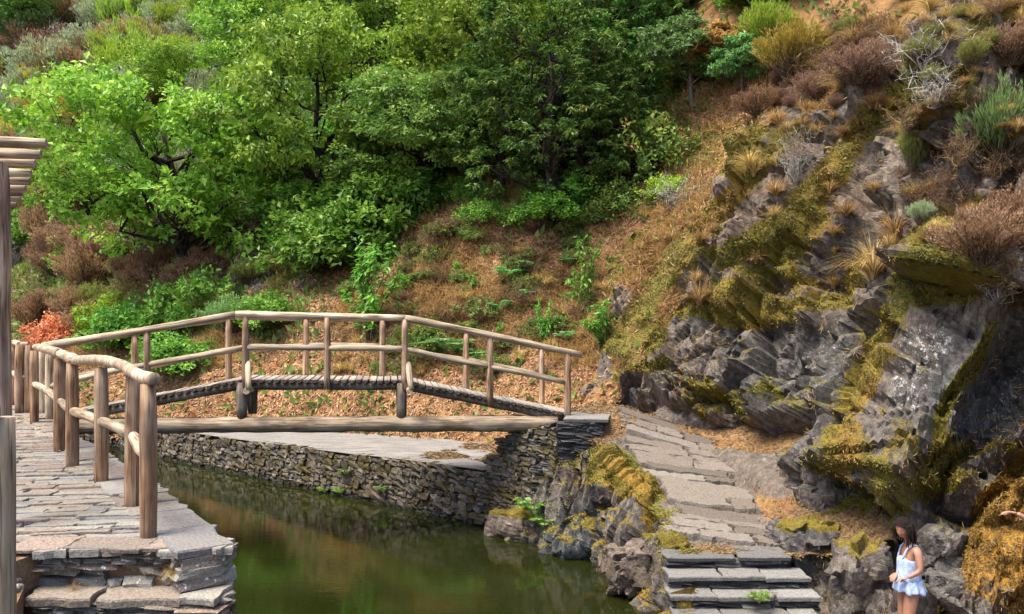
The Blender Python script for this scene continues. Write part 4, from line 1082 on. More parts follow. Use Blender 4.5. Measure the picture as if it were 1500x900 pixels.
# railing posts
near_px = [831, 718, 593, 479, 360, 215, 72]; far_px = [793, 683, 560, 448, 335, 197, 62]
def railz(t): return np.interp(t, [-.25, 0, tM1, bt(345), tL, tL + .4], [2.93, 2.975, 3.545, 3.60, 3.10, 3.09])
for pxl, off in ((near_px, -.02), (far_px, BW + .02)):
    for px_ in pxl:
        tt = bt(px_, off); rz = railz(tt)
        log('post', bp(tt, off, deckz(tt) - .16), bp(tt, off, rz - .02), .058, .052, BR, 'post' if px_ > 100 else 'rail', 12, .006, bo)
    kn = [bt(852, off) if off < 0 else bt(815, off), bt(593, off), bt(345, off), bt(62, off)]
    for a, b in zip(kn[:-1], kn[1:]):
        e = .03
        log('top_rail', bp(a + e * 0, off, railz(a)), bp(b, off, railz(b)), .052, .056, BR, 'rail', 12, .012, bo)
    kk = [bt(p, off) for p in pxl]
    for a, b in zip(kk[:-1], kk[1:]):
        log('mid_rail', bp(a, off, deckz(a) + .49), bp(b, off, deckz(b) + .49 - (.05 if b > 7 else 0)), .046, .05, BR, 'rail', 10, .012, bo)

# ---- terrace railing
TRP = [(217, 787, 12.5), (195, 741, 11.5), (148, 707, 10), (106, 683, 9.3), (88, 660, 9), (50, 620, 6.2)]
pp = []
for px_, py_, rpx in TRP:
    Y = F * (CAMZ - TZ) / (py_ - HZ); pp.append((np.array([(px_ - 750) / F * Y, Y]), rpx * Y / F))
TR = thing('terrace_railing', 'weathered brown log railing curving along the paved terrace edge above the water', 'railing', (pp[0][0][0], pp[0][0][1], TZ))
ro = (pp[0][0][0], pp[0][0][1], TZ)
for k, (q, r_) in enumerate(pp):
    log('post', (*q, TZ - .12), (*q, 3.06), r_, r_ * .95, TR, 'post', 16, .004, ro, .06)
RT = [P(226, 556, 5.6), P(205, 548, 5.95), P(180, 540, 6.7), P(150, 531, 7.5), P(112, 526, 8.3), P(88, 517, 9.3), P(52, 509, 11.8)]
RT = [np.array([q[0], q[1], 3.10 + z_]) for q, z_ in zip(RT, (0, .0, .035, .04, .0, .03, .02))]
for q0, q1, nm in ((0, 2, 'top_rail'), (2, 4, 'top_rail'), (4, 5, 'top_rail'), (5, 6, 'top_rail')):
    if q1 - q0 == 2:
        pts = np.array([RT[q0], RT[q0 + 1], RT[q1]]); crv = catmull(pts, 8)
        V, fl = tube(crv - np.array(ro), np.linspace(.045, .047, len(crv)), 12, True, .08, q0); obj(nm, mk_mesh(nm, V, fl, True), M['rail'], TR)
    else: log(nm, RT[q0], RT[q1], .056, .054, TR, 'rail', 12, .01, ro)
mids = [np.array([q[0], q[1], 2.57]) for q, _ in pp]
for k in range(len(mids) - 1):
    log('mid_rail', mids[k], mids[k + 1], .047, .044, TR, 'rail', 12, .02 if k != 3 else .0, ro)
# ---- railing on the walk beyond the bridge
BRR = [(42, 604), (29, 604.5), (19.5, 594)]
q3 = [];
for px_, py_ in BRR:
    Y = F * (CAMZ - TZ) / (py_ - HZ); q3.append(np.array([(px_ - 750) / F * Y, Y]))
q3 += [q3[-1] + np.array([-1.6, 1.5]), q3[-1] + np.array([-3.2, 3.0])]
WR = thing('walk_railing', 'short log railing continuing along the walk beyond the bridge entrance', 'railing', (*q3[0], TZ))
wo = (*q3[0], TZ)
for q in q3: log('post', (*q, TZ - .1), (*q, 3.10), .075, .07, WR, 'post', 12, .004, wo)
for a, b in zip(q3[:-1], q3[1:]):
    log('top_rail', (*a, 3.11), (*b, 3.11), .05, .05, WR, 'rail', 10, .01, wo); log('mid_rail', (*a, 2.58), (*b, 2.58), .045, .045, WR, 'rail', 10, .01, wo)

# ---- pergola
pdirn = np.array([-2.0, 3.0]); pdirn /= np.linalg.norm(pdirn)
PG = thing('pergola', 'log pergola with round rafters standing on the paved terrace', 'pergola', (-3.78, 6.0, TZ)); po = (-3.78, 6.0, TZ)
ptz = CAMZ + (HZ - 232) / F * 6.0
log('post', (-3.775, 6.0, TZ - .02), (-3.775, 6.0, ptz - .03), .098, .085, PG, 'pergola', 16, .006, po, .06)
bq = np.array([-3.78, 5.86]); 
log('beam', (bq[0], bq[1], ptz), (*(bq + pdirn * 5.2), ptz), .055, .06, PG, 'pergola', 14, 0, po)
log('post', (*(bq + pdirn * 4.6), TZ), (*(bq + pdirn * 4.6), ptz - .02), .09, .085, PG, 'pergola', 14, 0, po)
log('post', (-6.2, 6.0 - 1.0, TZ - .2), (-6.2, 5.0, ptz - .02), .09, .085, PG, 'pergola', 14, 0, po)
bq2 = np.array([-6.2, 4.86]); log('beam', (*bq2, ptz), (*(bq2 + pdirn * 5.2), ptz), .055, .06, PG, 'pergola', 14, 0, po)
raf = [(214, 68), (230, 60), (243, 52), (256.5, 46), (268.5, 44), (279, 38), (285, 33), (293, 30), (302, 25)]
for k, (py_, px_) in enumerate(raf):
    Y = 6.0 * (HZ - 214) / (HZ - py_); e = P(px_, py_, Y)
    perp = np.array([-.97, -.22])
    log('rafter', (e[0], e[1], ptz + .105), (e[0] + perp[0] * 3.0, e[1] + perp[1] * 3.0, ptz + .105), .041, .045, PG, 'rail', 12, .006, po)
# ---- near railing post on the lower walk
NP_ = thing('walk_post', 'pale split log railing post with a cut rail end in front of the pergola', 'post', (-2.12, 3.4, 1.8)); no = (-2.12, 3.4, 1.8)
log('post', (-2.115, 3.4, 1.70), (-2.115, 3.4, 3.10), .052, .05, NP_, 'rail', 14, 0, no, .05)
log('rail', (-2.10, 3.36, 3.13), (-3.3, 2.5, 3.13), .034, .036, NP_, 'post', 12, 0, no)

# ================================================================== PLANTS
def unit(a): return a / (np.linalg.norm(a, axis=-1, keepdims=True) + 1e-9)
def leaves(c, d, n, ln, wd, fold=.25, rnd=None, name='leaves'):
    """rhombic folded leaves: c base points, d length direction, n face normal"""
    d = unit(d); n = unit(n - d * np.sum(n * d, -1, keepdims=True)); sde = np.cross(d, n)
    ln = np.broadcast_to(ln, (len(c),))[:, None]; wd = np.broadcast_to(wd, (len(c),))[:, None]
    a = c; t = c + d * ln - n * ln * .12; m_ = c + d * ln * .45
    l = m_ + sde * wd * .5 + n * wd * fold; r_ = m_ - sde * wd * .5 + n * wd * fold
    V = np.stack([a, r_, t, l], 1).reshape(-1, 3)
    i = np.arange(len(c))[:, None] * 4
    T = np.concatenate([i + np.array([[0, 1, 2]]), i + np.array([[0, 2, 3]])])
    if rnd is None: rnd = rng.random(len(c))
    return V, T, np.concatenate([rnd, rnd])
def leaf_mesh(name, *a, **k):
    V, T, rd_ = leaves(*a, **k); return mk_mesh(name, V, T, False, {'rnd': ('FLOAT', 'FACE', rd_)})
def rdir(rg, n):
    v = rg.normal(size=(n, 3)); return unit(v)
def curve(p0, p1, rg, sag=.0, wob=.08, n=6):
    t = np.linspace(0, 1, n)[:, None]; p = p0 + (p1 - p0) * t
    L_ = np.linalg.norm(p1 - p0)
    p[1:-1] += rg.normal(size=(n - 2, 3)) * wob * L_ * .5
    p[:, 2] += (np.sin(t[:, 0] * math.pi) * sag * L_)
    return p
def make_tree(seed, H, R, lobes, per, leaf, lsize, trunk_r, fork=.35, lean=(0, 0), kind='oak', flat=.75, cl_r=.32, trunk_top=.8):
    """trunk with limbs reaching lobes of the crown, twigs to leaf clumps.  returns (trunk mesh, crown mesh)"""
    rg = np.random.default_rng(seed); mb = MB()
    top = np.array([lean[0], lean[1], H * trunk_top]); t = np.linspace(0, 1, 9)
    spine = np.stack([top[0] * t ** 1.3, top[1] * t ** 1.3, top[2] * t], 1); spine[1:, :2] += np.cumsum(rg.normal(size=(8, 2)) * .035 * H / 4, 0)
    mb.add(*tube(np.concatenate([[spine[0] - [0, 0, .5]], spine]), np.concatenate([[trunk_r * 1.25], trunk_r * (1.15 - .9 * t)]), 9))
    cs, ds = [], []
    for k in range(lobes):
        a = k * 2.399 + rg.uniform(-.4, .4); f = (k + .5) / lobes
        z = H * (fork + (1 - fork) * (f ** .9)) * rg.uniform(.92, 1.04)
        rad = R * math.sqrt(max(0.05, 1 - ((z / H - .55) / .62) ** 2)) * rg.uniform(.45, .85)
        sp = np.array([np.interp(z * .9, spine[:, 2], spine[:, i]) for i in (0, 1)])
        lc = np.array([sp[0] + math.cos(a) * rad, sp[1] + math.sin(a) * rad, z])
        zb = max(H * fork * .7, z - rad * .9 - .2 * H * rg.random()); st_ = np.array([np.interp(zb, spine[:, 2], spine[:, i]) for i in range(3)])
        limb = curve(st_, lc, rg, .08, .16, 7); lr = trunk_r * rg.uniform(.28, .5)
        mb.add(*tube(limb, np.linspace(lr, lr * .25, 7), 6, False))
        rl = R * rg.uniform(.34, .52)
        dirs = rdir(rg, per); dirs[:, 2] = dirs[:, 2] * .75 + .12
        rr_ = rl * (.35 + .65 * rg.random(per) ** .5)
        cc = lc + dirs * rr_[:, None] * np.array([1, 1, flat])
        keep = vnoise(cc * (1.6 / R * 2.4) + seed, seed) > -.42
        cc = cc[keep]; dirs = dirs[keep]
        for q_, dd in list(zip(cc, dirs))[::3]:
            b0 = limb[rg.integers(3, 7)]; mb.add(*tube(curve(b0, q_, rg, .05, .15, 4), np.linspace(lr * .22, .006, 4), 3, False))
        cs.append(cc); ds.append(dirs)
    cs = np.concatenate(cs); ds = np.concatenate(ds); nl = leaf
    # leaves of each clump
    n = len(cs); base = np.repeat(cs, nl, 0); od = np.repeat(ds, nl, 0)
    clump_tone = np.repeat(rg.random(n) * .5, nl)
    if kind == 'chest':
        # rosettes of long drooping leaves
        ph = rg.random(n * nl) * 2 * math.pi; ctr = base + rdir(rg, n * nl) * cl_r * .35 * rg.random((n * nl, 1))
        d = np.stack([np.cos(ph), np.sin(ph), rg.uniform(-.75, .1, n * nl)], 1) + od * .3
        nrm = np.array([0, 0, 1.0]) + rg.normal(size=(n * nl, 3)) * .25
        ln = lsize * rg.uniform(.7, 1.25, n * nl); wd = ln * .34
    else:
        ctr = base + rdir(rg, n * nl) * cl_r * (rg.random((n * nl, 1)) ** .6) * np.array([1, 1, .6])
        d = rdir(rg, n * nl) + od * .5 + np.array([0, 0, -.15]); nrm = np.array([0, 0, .9]) + od * .5 + rg.normal(size=(n * nl, 3)) * .5
        ln = lsize * np.exp(rg.normal(0, .33, n * nl)); wd = ln * .62
    V, T, rv = leaves(ctr, d, nrm, ln, wd, .18, np.clip(clump_tone + rg.random(n * nl) * .5, 0, 1))
    return mb.mesh('trunk', True), mk_mesh('crown', V, T, False, {'rnd': ('FLOAT', 'FACE', rv)})
def make_broom(seed, H, R, stems, per, bl, bw_, splay=.5, droop=0.0, kind='broom'):
    """fine-leaved shrub: many rising stems with needle sprays"""
    rg = np.random.default_rng(seed); mb = MB(); C_, D_, N_, T_ = [], [], [], []
    for k in range(stems):
        a = rg.random() * 6.283; rad = R * math.sqrt(rg.random()); h = H * (1 - .45 * (rad / R) ** 2) * rg.uniform(.7, 1.1)
        tip = np.array([math.cos(a) * rad, math.sin(a) * rad, h]); b0 = np.array([math.cos(a) * rad * .18, math.sin(a) * rad * .18, -.08])
        cvv = curve(b0, tip, rg, .06 - droop, .10, 6)
        mb.add(*tube(cvv, np.linspace(.012, .003, 6) * (H / 1.2), 3, False))
        t = rg.random(per) ** .6 * .75 + .27; p = np.stack([np.interp(t * 5, np.arange(6), cvv[:, i]) for i in range(3)], 1)
        ax = unit(tip - b0)
        p = p + rdir(rg, per) * .045 * H
        C_.append(p); D_.append(ax * 1.0 + rdir(rg, per) * splay + np.array([0, 0, .3])); N_.append(rdir(rg, per)); T_.append(np.clip(t * .65 + rg.random(per) * .35, 0, 1))
    c = np.concatenate(C_); d = np.concatenate(D_); nn = np.concatenate(N_); tt = np.concatenate(T_)
    V, T, rv = leaves(c, d, nn, bl * rg.uniform(.6, 1.3, len(c)), bw_, .1, tt)
    return mb.mesh('stems', True), mk_mesh('foliage', V, T, False, {'rnd': ('FLOAT', 'FACE', rv)})
def make_bush(seed, H, R, clumps, nl, lsize, asp=.6, cl_r=.16):
    rg = np.random.default_rng(seed); mb = MB()
    dirs = rdir(rg, clumps); dirs[:, 2] = np.abs(dirs[:, 2]) * .9 + .05
    cc = dirs * (.45 + .6 * rg.random((clumps, 1))) * np.array([R, R, H]) * (1 + .3 * vnoise(dirs * 2.2 + seed, seed))[:, None]
    for q_ in cc[::2]: mb.add(*tube(curve(np.array([0, 0, -.06]) + rg.normal(size=3) * .05 * R, q_, rg, .05, .1, 4), np.linspace(.012, .004, 4) * max(1, H), 3, False))
    n = clumps; base = np.repeat(cc, nl, 0); od = np.repeat(dirs, nl, 0); ct = np.repeat(rg.random(n) * .5, nl)
    ctr = base + rdir(rg, n * nl) * cl_r * (rg.random((n * nl, 1)) ** .6)
    d = rdir(rg, n * nl) + od * .6; nrm = np.array([0, 0, .9]) + od * .5 + rg.normal(size=(n * nl, 3)) * .5
    ln = lsize * rg.uniform(.6, 1.3, n * nl)
    V, T, rv = leaves(ctr, d, nrm, ln, ln * asp, .18, np.clip(ct + rg.random(n * nl) * .5, 0, 1))
    return mb.mesh('stems', True), mk_mesh('foliage', V, T, False, {'rnd': ('FLOAT', 'FACE', rv)})
def make_sapling(seed, H, R, shoots, lsize=.2):
    rg = np.random.default_rng(seed); mb = MB(); C_, D_, N_ = [], [], []
    for k in range(shoots):
        a = rg.random() * 6.283; rad = R * rg.uniform(.15, 1); tip = np.array([math.cos(a) * rad, math.sin(a) * rad, H * rg.uniform(.45, 1.05)])
        cvv = curve(np.array([0, 0, -.08]) + rg.normal(size=3) * .03, tip, rg, .10, .08, 7); mb.add(*tube(cvv, np.linspace(.016, .004, 7), 4, False))
        n = int(26 * H); t = rg.random(n) ** .8 * .8 + .2; p = np.stack([np.interp(t * 6, np.arange(7), cvv[:, i]) for i in range(3)], 1)
        ph = rg.random(n) * 6.283; d = np.stack([np.cos(ph), np.sin(ph), rg.uniform(-.7, .25, n)], 1)
        C_.append(p); D_.append(d); N_.append(np.array([0, 0, 1.0]) + rg.normal(size=(n, 3)) * .25)
    c = np.concatenate(C_); ln = lsize * rg.uniform(.55, 1.2, len(c))
    V, T, rv = leaves(c, np.concatenate(D_), np.concatenate(N_), ln, ln * .36, .15)
    return mb.mesh('stems', True), mk_mesh('foliage', V, T, False, {'rnd': ('FLOAT', 'FACE', rv)})
def make_tuft(seed, H, R, n, wd=.012, droop=.5):
    rg = np.random.default_rng(seed); V, T, rv = [], [], []
    for k in range(n):
        a = rg.random() * 6.283; rad = R * rg.uniform(.2, 1); h = H * rg.uniform(.5, 1.1)
        t = np.linspace(0, 1, 5); out = rad * t ** 1.6; z = h * (t - droop * t ** 2.5 * rad / R)
        p = np.stack([math.cos(a) * (out + .04 * R), math.sin(a) * (out + .04 * R), z - .03], 1); sd = np.array([-math.sin(a), math.cos(a), 0]) * wd
        wv_ = (1 - t * .85)[:, None]; b = len(V) * 10
        V.append(np.concatenate([p - sd * wv_, p + sd * wv_]))
        T += [[b + i, b + i + 1, b + 6 + i, b + 5 + i] for i in range(4)]; rv += [rg.random()] * 4
    return None, mk_mesh('blades', np.concatenate(V), np.array(T), False, {'rnd': ('FLOAT', 'FACE', rv)})
def make_fern(seed, H, R, n):
    rg = np.random.default_rng(seed); C_, D_, N_, L_ = [], [], [], []; mb = MB()
    for k in range(n):
        a = k / n * 6.283 + rg.uniform(-.3, .3); t = np.linspace(.0, 1, 16); rad = R * rg.uniform(.7, 1.1); h = H * rg.uniform(.7, 1.1)
        p = np.stack([math.cos(a) * rad * t, math.sin(a) * rad * t, h * np.sin(t * 2.0) / np.sin(1.57)], 1); p[:, 2] -= .02
        mb.add(*tube(p, np.linspace(.006, .002, 16), 3, False))
        tv = unit(np.gradient(p, axis=0)); sdv = unit(np.cross(tv, [0, 0, 1.0]))
        for sg in (-1, 1):
            C_.append(p[2:]); D_.append((sdv * sg + tv * .35)[2:]); N_.append(np.cross(tv, sdv)[2:] * -1 + rg.normal(size=(14, 3)) * .1); L_.append(R * .36 * np.sin(np.linspace(.35, 2.9, 14)))
    V, T, rv = leaves(np.concatenate(C_), np.concatenate(D_), np.concatenate(N_), np.concatenate(L_), np.concatenate(L_) * .32, .05)
    return mb.mesh('stalks', True), mk_mesh('fronds', V, T, False, {'rnd': ('FLOAT', 'FACE', rv)})
def make_twigs(seed, H, R, stems):
    rg = np.random.default_rng(seed); mb = MB()
    for k in range(stems):
        a = rg.random() * 6.283; rad = R * rg.random() ** .5; tip = np.array([math.cos(a) * rad, math.sin(a) * rad, H * rg.uniform(.4, 1.05)])
        c = curve(np.array([0, 0, -.05]), tip, rg, .08, .2, 7); mb.add(*tube(c, np.linspace(.012, .004, 7) * max(1, H), 3, False))
        for j in range(6):
            b0 = c[rg.integers(2, 7)]; mb.add(*tube(curve(b0, b0 + rdir(rg, 1)[0] * H * rg.uniform(.12, .3) + [0, 0, .08 * H], rg, 0, .2, 4), np.linspace(.006, .003, 4) * max(1, H), 3, False))
    me = mb.mesh('twigs', True)
    a = me.attributes.new('rnd', 'FLOAT', 'FACE'); a.data.foreach_set('value', rg.random(len(me.polygons)).astype(np.float32))
    return None, me

PROT = {
    'oak': [make_tree(101 + k, 5.0, 2.7, 18, 44, 34, .118, .13, fork=.29, lean=(-.5 + .5 * k, 0)) for k in range(3)],
    'chest': [make_tree(131 + k, 6.0, 2.9, 22, 40, 24, .20, .17, fork=.12, kind='chest', flat=.7, cl_r=.3) for k in range(2)],
    'heathtree': [make_tree(151 + k, 2.6, 1.3, 11, 46, 24, .10, .05, fork=.45, flat=.55, cl_r=.17) for k in range(2)],
    'broom': [make_broom(161 + k, 1.5, .85, 130, 46, .15, .022) for k in range(3)],
    'heath': [make_broom(171 + k, 1.2, .8, 120, 46, .09, .02, .7) for k in range(3)],
    'bush': [make_bush(181 + k, .9, .8, 190, 24, .095) for k in range(3)],
    'bramble': [make_bush(187 + k, .9, .9, 150, 22, .085, .7, .18) for k in range(2)],
    'sapling': [make_sapling(191 + k, 1.8, .75, 13) for k in range(3)],
    'tuft': [make_tuft(201 + k, .6, .5, 240, .0055, .85) for k in range(3)],
    'fern': [make_fern(211 + k, .4, .55, 11) for k in range(2)],
    'twigs': [make_twigs(221 + k, 1.0, .8, 34) for k in range(3)],
}
PHEIGHT = {'oak': 5.3, 'chest': 6.2, 'heathtree': 2.7, 'broom': 1.5, 'heath': 1.2, 'bush': 1.0, 'bramble': 1.0, 'sapling': 1.85, 'tuft': .5, 'fern': .42, 'twigs': 1.0}
PNAMES = {'oak': 'oak_tree', 'chest': 'chestnut_tree', 'heathtree': 'heath_tree', 'broom': 'broom_bush', 'heath': 'heath_bush', 'bush': 'leafy_bush', 'bramble': 'bramble', 'sapling': 'chestnut_sapling', 'tuft': 'grass_tuft', 'fern': 'fern', 'twigs': 'dry_twig_shrub'}
def plant(kind, leafmat, pos, height, label, cat, group=None, var=None, wide=1.0, rot=None, tilt=(0, 0), stem=None):
    ps = PROT[kind]; var = int(rng.integers(len(ps))) if var is None else var
    a, b = ps[var % len(ps)]; s_ = height / PHEIGHT[kind]
    root = thing(PNAMES[kind], label, cat, pos, group)
    root.rotation_euler = (tilt[0], tilt[1], rng.random() * 6.283 if rot is None else rot); root.scale = (s_ * wide, s_ * wide, s_)
    tree = kind in ('oak', 'chest', 'heathtree')
    if a is not None:
        o = obj(a.name.split('.')[0], a, None, root); obj_mat(o, M[stem or ('bark' if tree else 'twig')])
    nm = 'crown' if tree else {'tuft': 'blades', 'fern': 'fronds', 'twigs': 'twigs'}.get(kind, 'foliage')
    o = obj(nm, b, None, root); obj_mat(o, L[leafmat])
    return root
def at_hill(px, py, sink=.03):
    i = hill_at(px, py)
    p = flatV[i]; return np.array([p[0], p[1], p[2] - sink]), p[1]
def hp(kind, leafmat, px, py, hpx, label, cat, group=None, **k):
    p, Y = at_hill(px, py); return plant(kind, leafmat, p, hpx * Y / F, label, cat, group, **k)

# --- named trees and shrubs
hp('oak', 'oak', 268, 438, 330, 'bright green oak with a leaning forked trunk above the bridge ramp', 'tree', var=0, wide=1.05, rot=0)
hp('oak', 'oak', 120, 330, 130, 'small bright green oak beside the pergola rafters', 'tree', var=1, wide=1.2)
hp('oak', 'oak_mid', 470, 330, 300, 'mid green oak between the bright leaning oak and the dark-branched oak', 'tree', var=1, wide=.95, rot=2.0)
hp('oak', 'oak_mid', 695, 250, 290, 'large oak showing dark bare forked limbs high on the slope', 'tree', var=2, wide=1.15, rot=.6)
hp('oak', 'oak_deep', 610, 290, 190, 'bluish green spreading oak low beside the chestnut', 'tree', var=0, wide=1.5, rot=3.3)
hp('chest', 'chest', 808, 312, 320, 'dark glossy chestnut with a thick black trunk beside the cliff', 'tree', var=0, wide=.95, rot=1.0)
hp('chest', 'chest', 905, 200, 290, 'deep green chestnut rising behind the thick-trunked one', 'tree', var=1, wide=.85, rot=4.0)
hp('oak', 'oak_deep', 880, 110, 230, 'dark oak crown above the chestnuts', 'tree', var=1, wide=1.1)
hp('oak', 'oak_deep', 735, 285, 190, 'dense dark oak crowding the black-trunked chestnut', 'tree', var=1, wide=1.1, rot=1.3)
hp('chest', 'chest', 868, 285, 200, 'low dense chestnut beside the mottled bramble', 'tree', var=1, wide=1.0, rot=2.2)
hp('heathtree', 'heath', 1012, 158, 120, 'feathery green tree heath with a pale trunk on the cliff top', 'tree', var=0, wide=1.3, stem='palebark')
hp('heathtree', 'rust', 1062, 118, 80, 'rust-coloured tree heath branch behind the feathery green one', 'tree', var=1, wide=1.5, stem='palebark')
hp('heathtree', 'heath', 1085, 150, 95, 'small green tree heath beside the yellow broom', 'tree', var=1, wide=1.1, stem='palebark')
hp('oak', 'oak_mid', 400, 160, 190, 'light green oak high above the leaning oak', 'tree', var=2, wide=1.2)
hp('oak', 'oak', 260, 170, 105, 'yellowish green oak on the upper slope behind the leaning oak', 'tree', var=1, wide=1.3)
hp('oak', 'oak_deep', 40, 95, 150, 'dark oak in the shadowy hollow high on the slope', 'tree', var=0, wide=1.2)
hp('oak', 'oak_mid', 560, 130, 200, 'broad green oak at the top of the slope above the bridge crown', 'tree', var=0, wide=1.3)
hp('oak', 'oak_mid', 760, 90, 190, 'pale green oak above the black-trunked chestnut', 'tree', var=2, wide=1.2)
# lower bushes
hp('bush', 'bush', 495, 385, 110, 'tall rounded leafy bush above the bridge crown railing', 'bush', wide=1.1)
hp('bush', 'bush', 560, 330, 95, 'leafy green bush on the shaded slope edge', 'bush', wide=1.1)
hp('sapling', 'sap', 540, 500, 165, 'bright chestnut sapling rising behind the middle bridge posts', 'sapling', wide=.8, var=0)
hp('sapling', 'sap', 858, 462, 138, 'tall bright green chestnut sapling against the rock edge', 'sapling', wide=.62, var=1)
hp('sapling', 'sap', 880, 505, 85, 'spreading low chestnut sapling at the foot of the rock', 'sapling', wide=1.1, var=2)
hp('sapling', 'sap', 795, 500, 78, 'thin young chestnut shoot on the open straw slope', 'sapling', wide=.6, var=1)
hp('bush', 'bush', 290, 470, 90, 'dark green bush below the leaning oak trunk', 'bush', wide=.9)
hp('bush', 'bush', 200, 500, 75, 'green bush behind the left bridge railing', 'bush', wide=1.2)
hp('bush', 'bush', 250, 535, 60, 'low green bush seen under the sloping bridge rail', 'bush', wide=1.2)
hp('heath', 'heath', 340, 478, 50, 'soft green heath mound behind the highest bridge post', 'bush', wide=1.6)
hp('bush', 'bush', 395, 470, 55, 'pale green bush beside the soft heath mound', 'bush', wide=1.3)
hp('bush', 'bush_yel', 165, 480, 60, 'yellow-green bush beside the red-leaved one', 'bush', wide=1.0)
hp('bush', 'bush_red', 78, 505, 52, 'red-leaved bush at the foot of the slope near the pergola post', 'bush', wide=.9)
hp('fern', 'fern', 655, 512, 26, 'pale green fern clump behind the right bridge railing', 'fern', wide=1.6, var=0)
hp('fern', 'fern', 690, 522, 18, 'smaller fern beside the pale fern clump', 'fern', wide=1.6, var=1)
hp('bramble', 'bramble', 950, 260, 95, 'mottled bramble with yellow and red leaves under the cliff top', 'bramble', wide=.9, var=0)
hp('bramble', 'bramble', 905, 305, 55, 'yellow-leaved bramble at the edge of the chestnut shade', 'bramble', wide=1.0, var=1)
hp('bramble', 'bush_yel', 975, 285, 40, 'bright lime bramble beside the grey tuft', 'bramble', wide=1.0, var=1)
hp('twigs', 'greytwig', 985, 305, 45, 'silvery dry shrub on the slope beside the cliff', 'dry shrub', wide=1.4)
hp('tuft', 'straw', 1025, 440, 50, 'orange grass tuft in a rock cleft', 'grass tuft', wide=1.2)
hp('broom', 'yellow', 1155, 105, 75, 'yellow-green broom on the cliff top', 'broom', wide=1.3)
hp('broom', 'lime', 1120, 70, 70, 'lime broom behind the yellow-green broom', 'broom', wide=1.1)
hp('heath', 'mauve', 1195, 150, 52, 'mauve-brown heath bush on the cliff top', 'heath bush', wide=1.3)
hp('heath', 'brown', 1110, 165, 40, 'faded grey-brown heath mound under the small tree heath', 'heath bush', wide=1.6)
hp('heath', 'mauve', 1265, 120, 55, 'pinkish heath on the upper ledge', 'heath bush', wide=1.8)
hp('twigs', 'greytwig', 1365, 150, 55, 'sprawling grey twiggy shrub on the cliff edge', 'shrub', wide=1.1)
hp('broom', 'heath', 1470, 235, 115, 'tall fresh green shrub on the cliff side', 'shrub', wide=.85)
hp('heath', 'brown', 1440, 385, 85, 'rusty brown heath bush above the mossy buttress', 'heath bush', wide=1.3)
hp('heath', 'brown', 1490, 350, 75, 'dry brown heath above the dark recess', 'heath bush', wide=1.3)
hp('twigs', 'greytwig', 1465, 435, 65, 'pale lichen-covered twig shrub over the dark recess', 'dry shrub', wide=1.3)
hp('tuft', 'straw', 1275, 400, 75, 'straw-coloured tuft of long dry stalks in the cliff', 'grass tuft', wide=1.2)
hp('tuft', 'straw', 1310, 350, 60, 'arching dry stalks above the straw-coloured tuft', 'grass tuft', wide=1.2)
hp('broom', 'olive', 1335, 250, 85, 'narrow olive fern-like shrub in the rock gully', 'shrub', wide=.45)
hp('broom', 'olive', 1420, 100, 38, 'small olive shrub on the high ledge', 'shrub', wide=1.0)
hp('heath', 'brown', 1475, 90, 60, 'dark brown heath at the top of the cliff', 'heath bush', wide=1.5)
hp('twigs', 'greytwig', 1170, 265, 80, 'dangling grey root cluster in the shadowed cleft', 'dry shrub', wide=.5)
hp('twigs', 'greytwig', 1350, 100, 60, 'bare grey shrub on the cliff crest', 'dry shrub', wide=1.3)

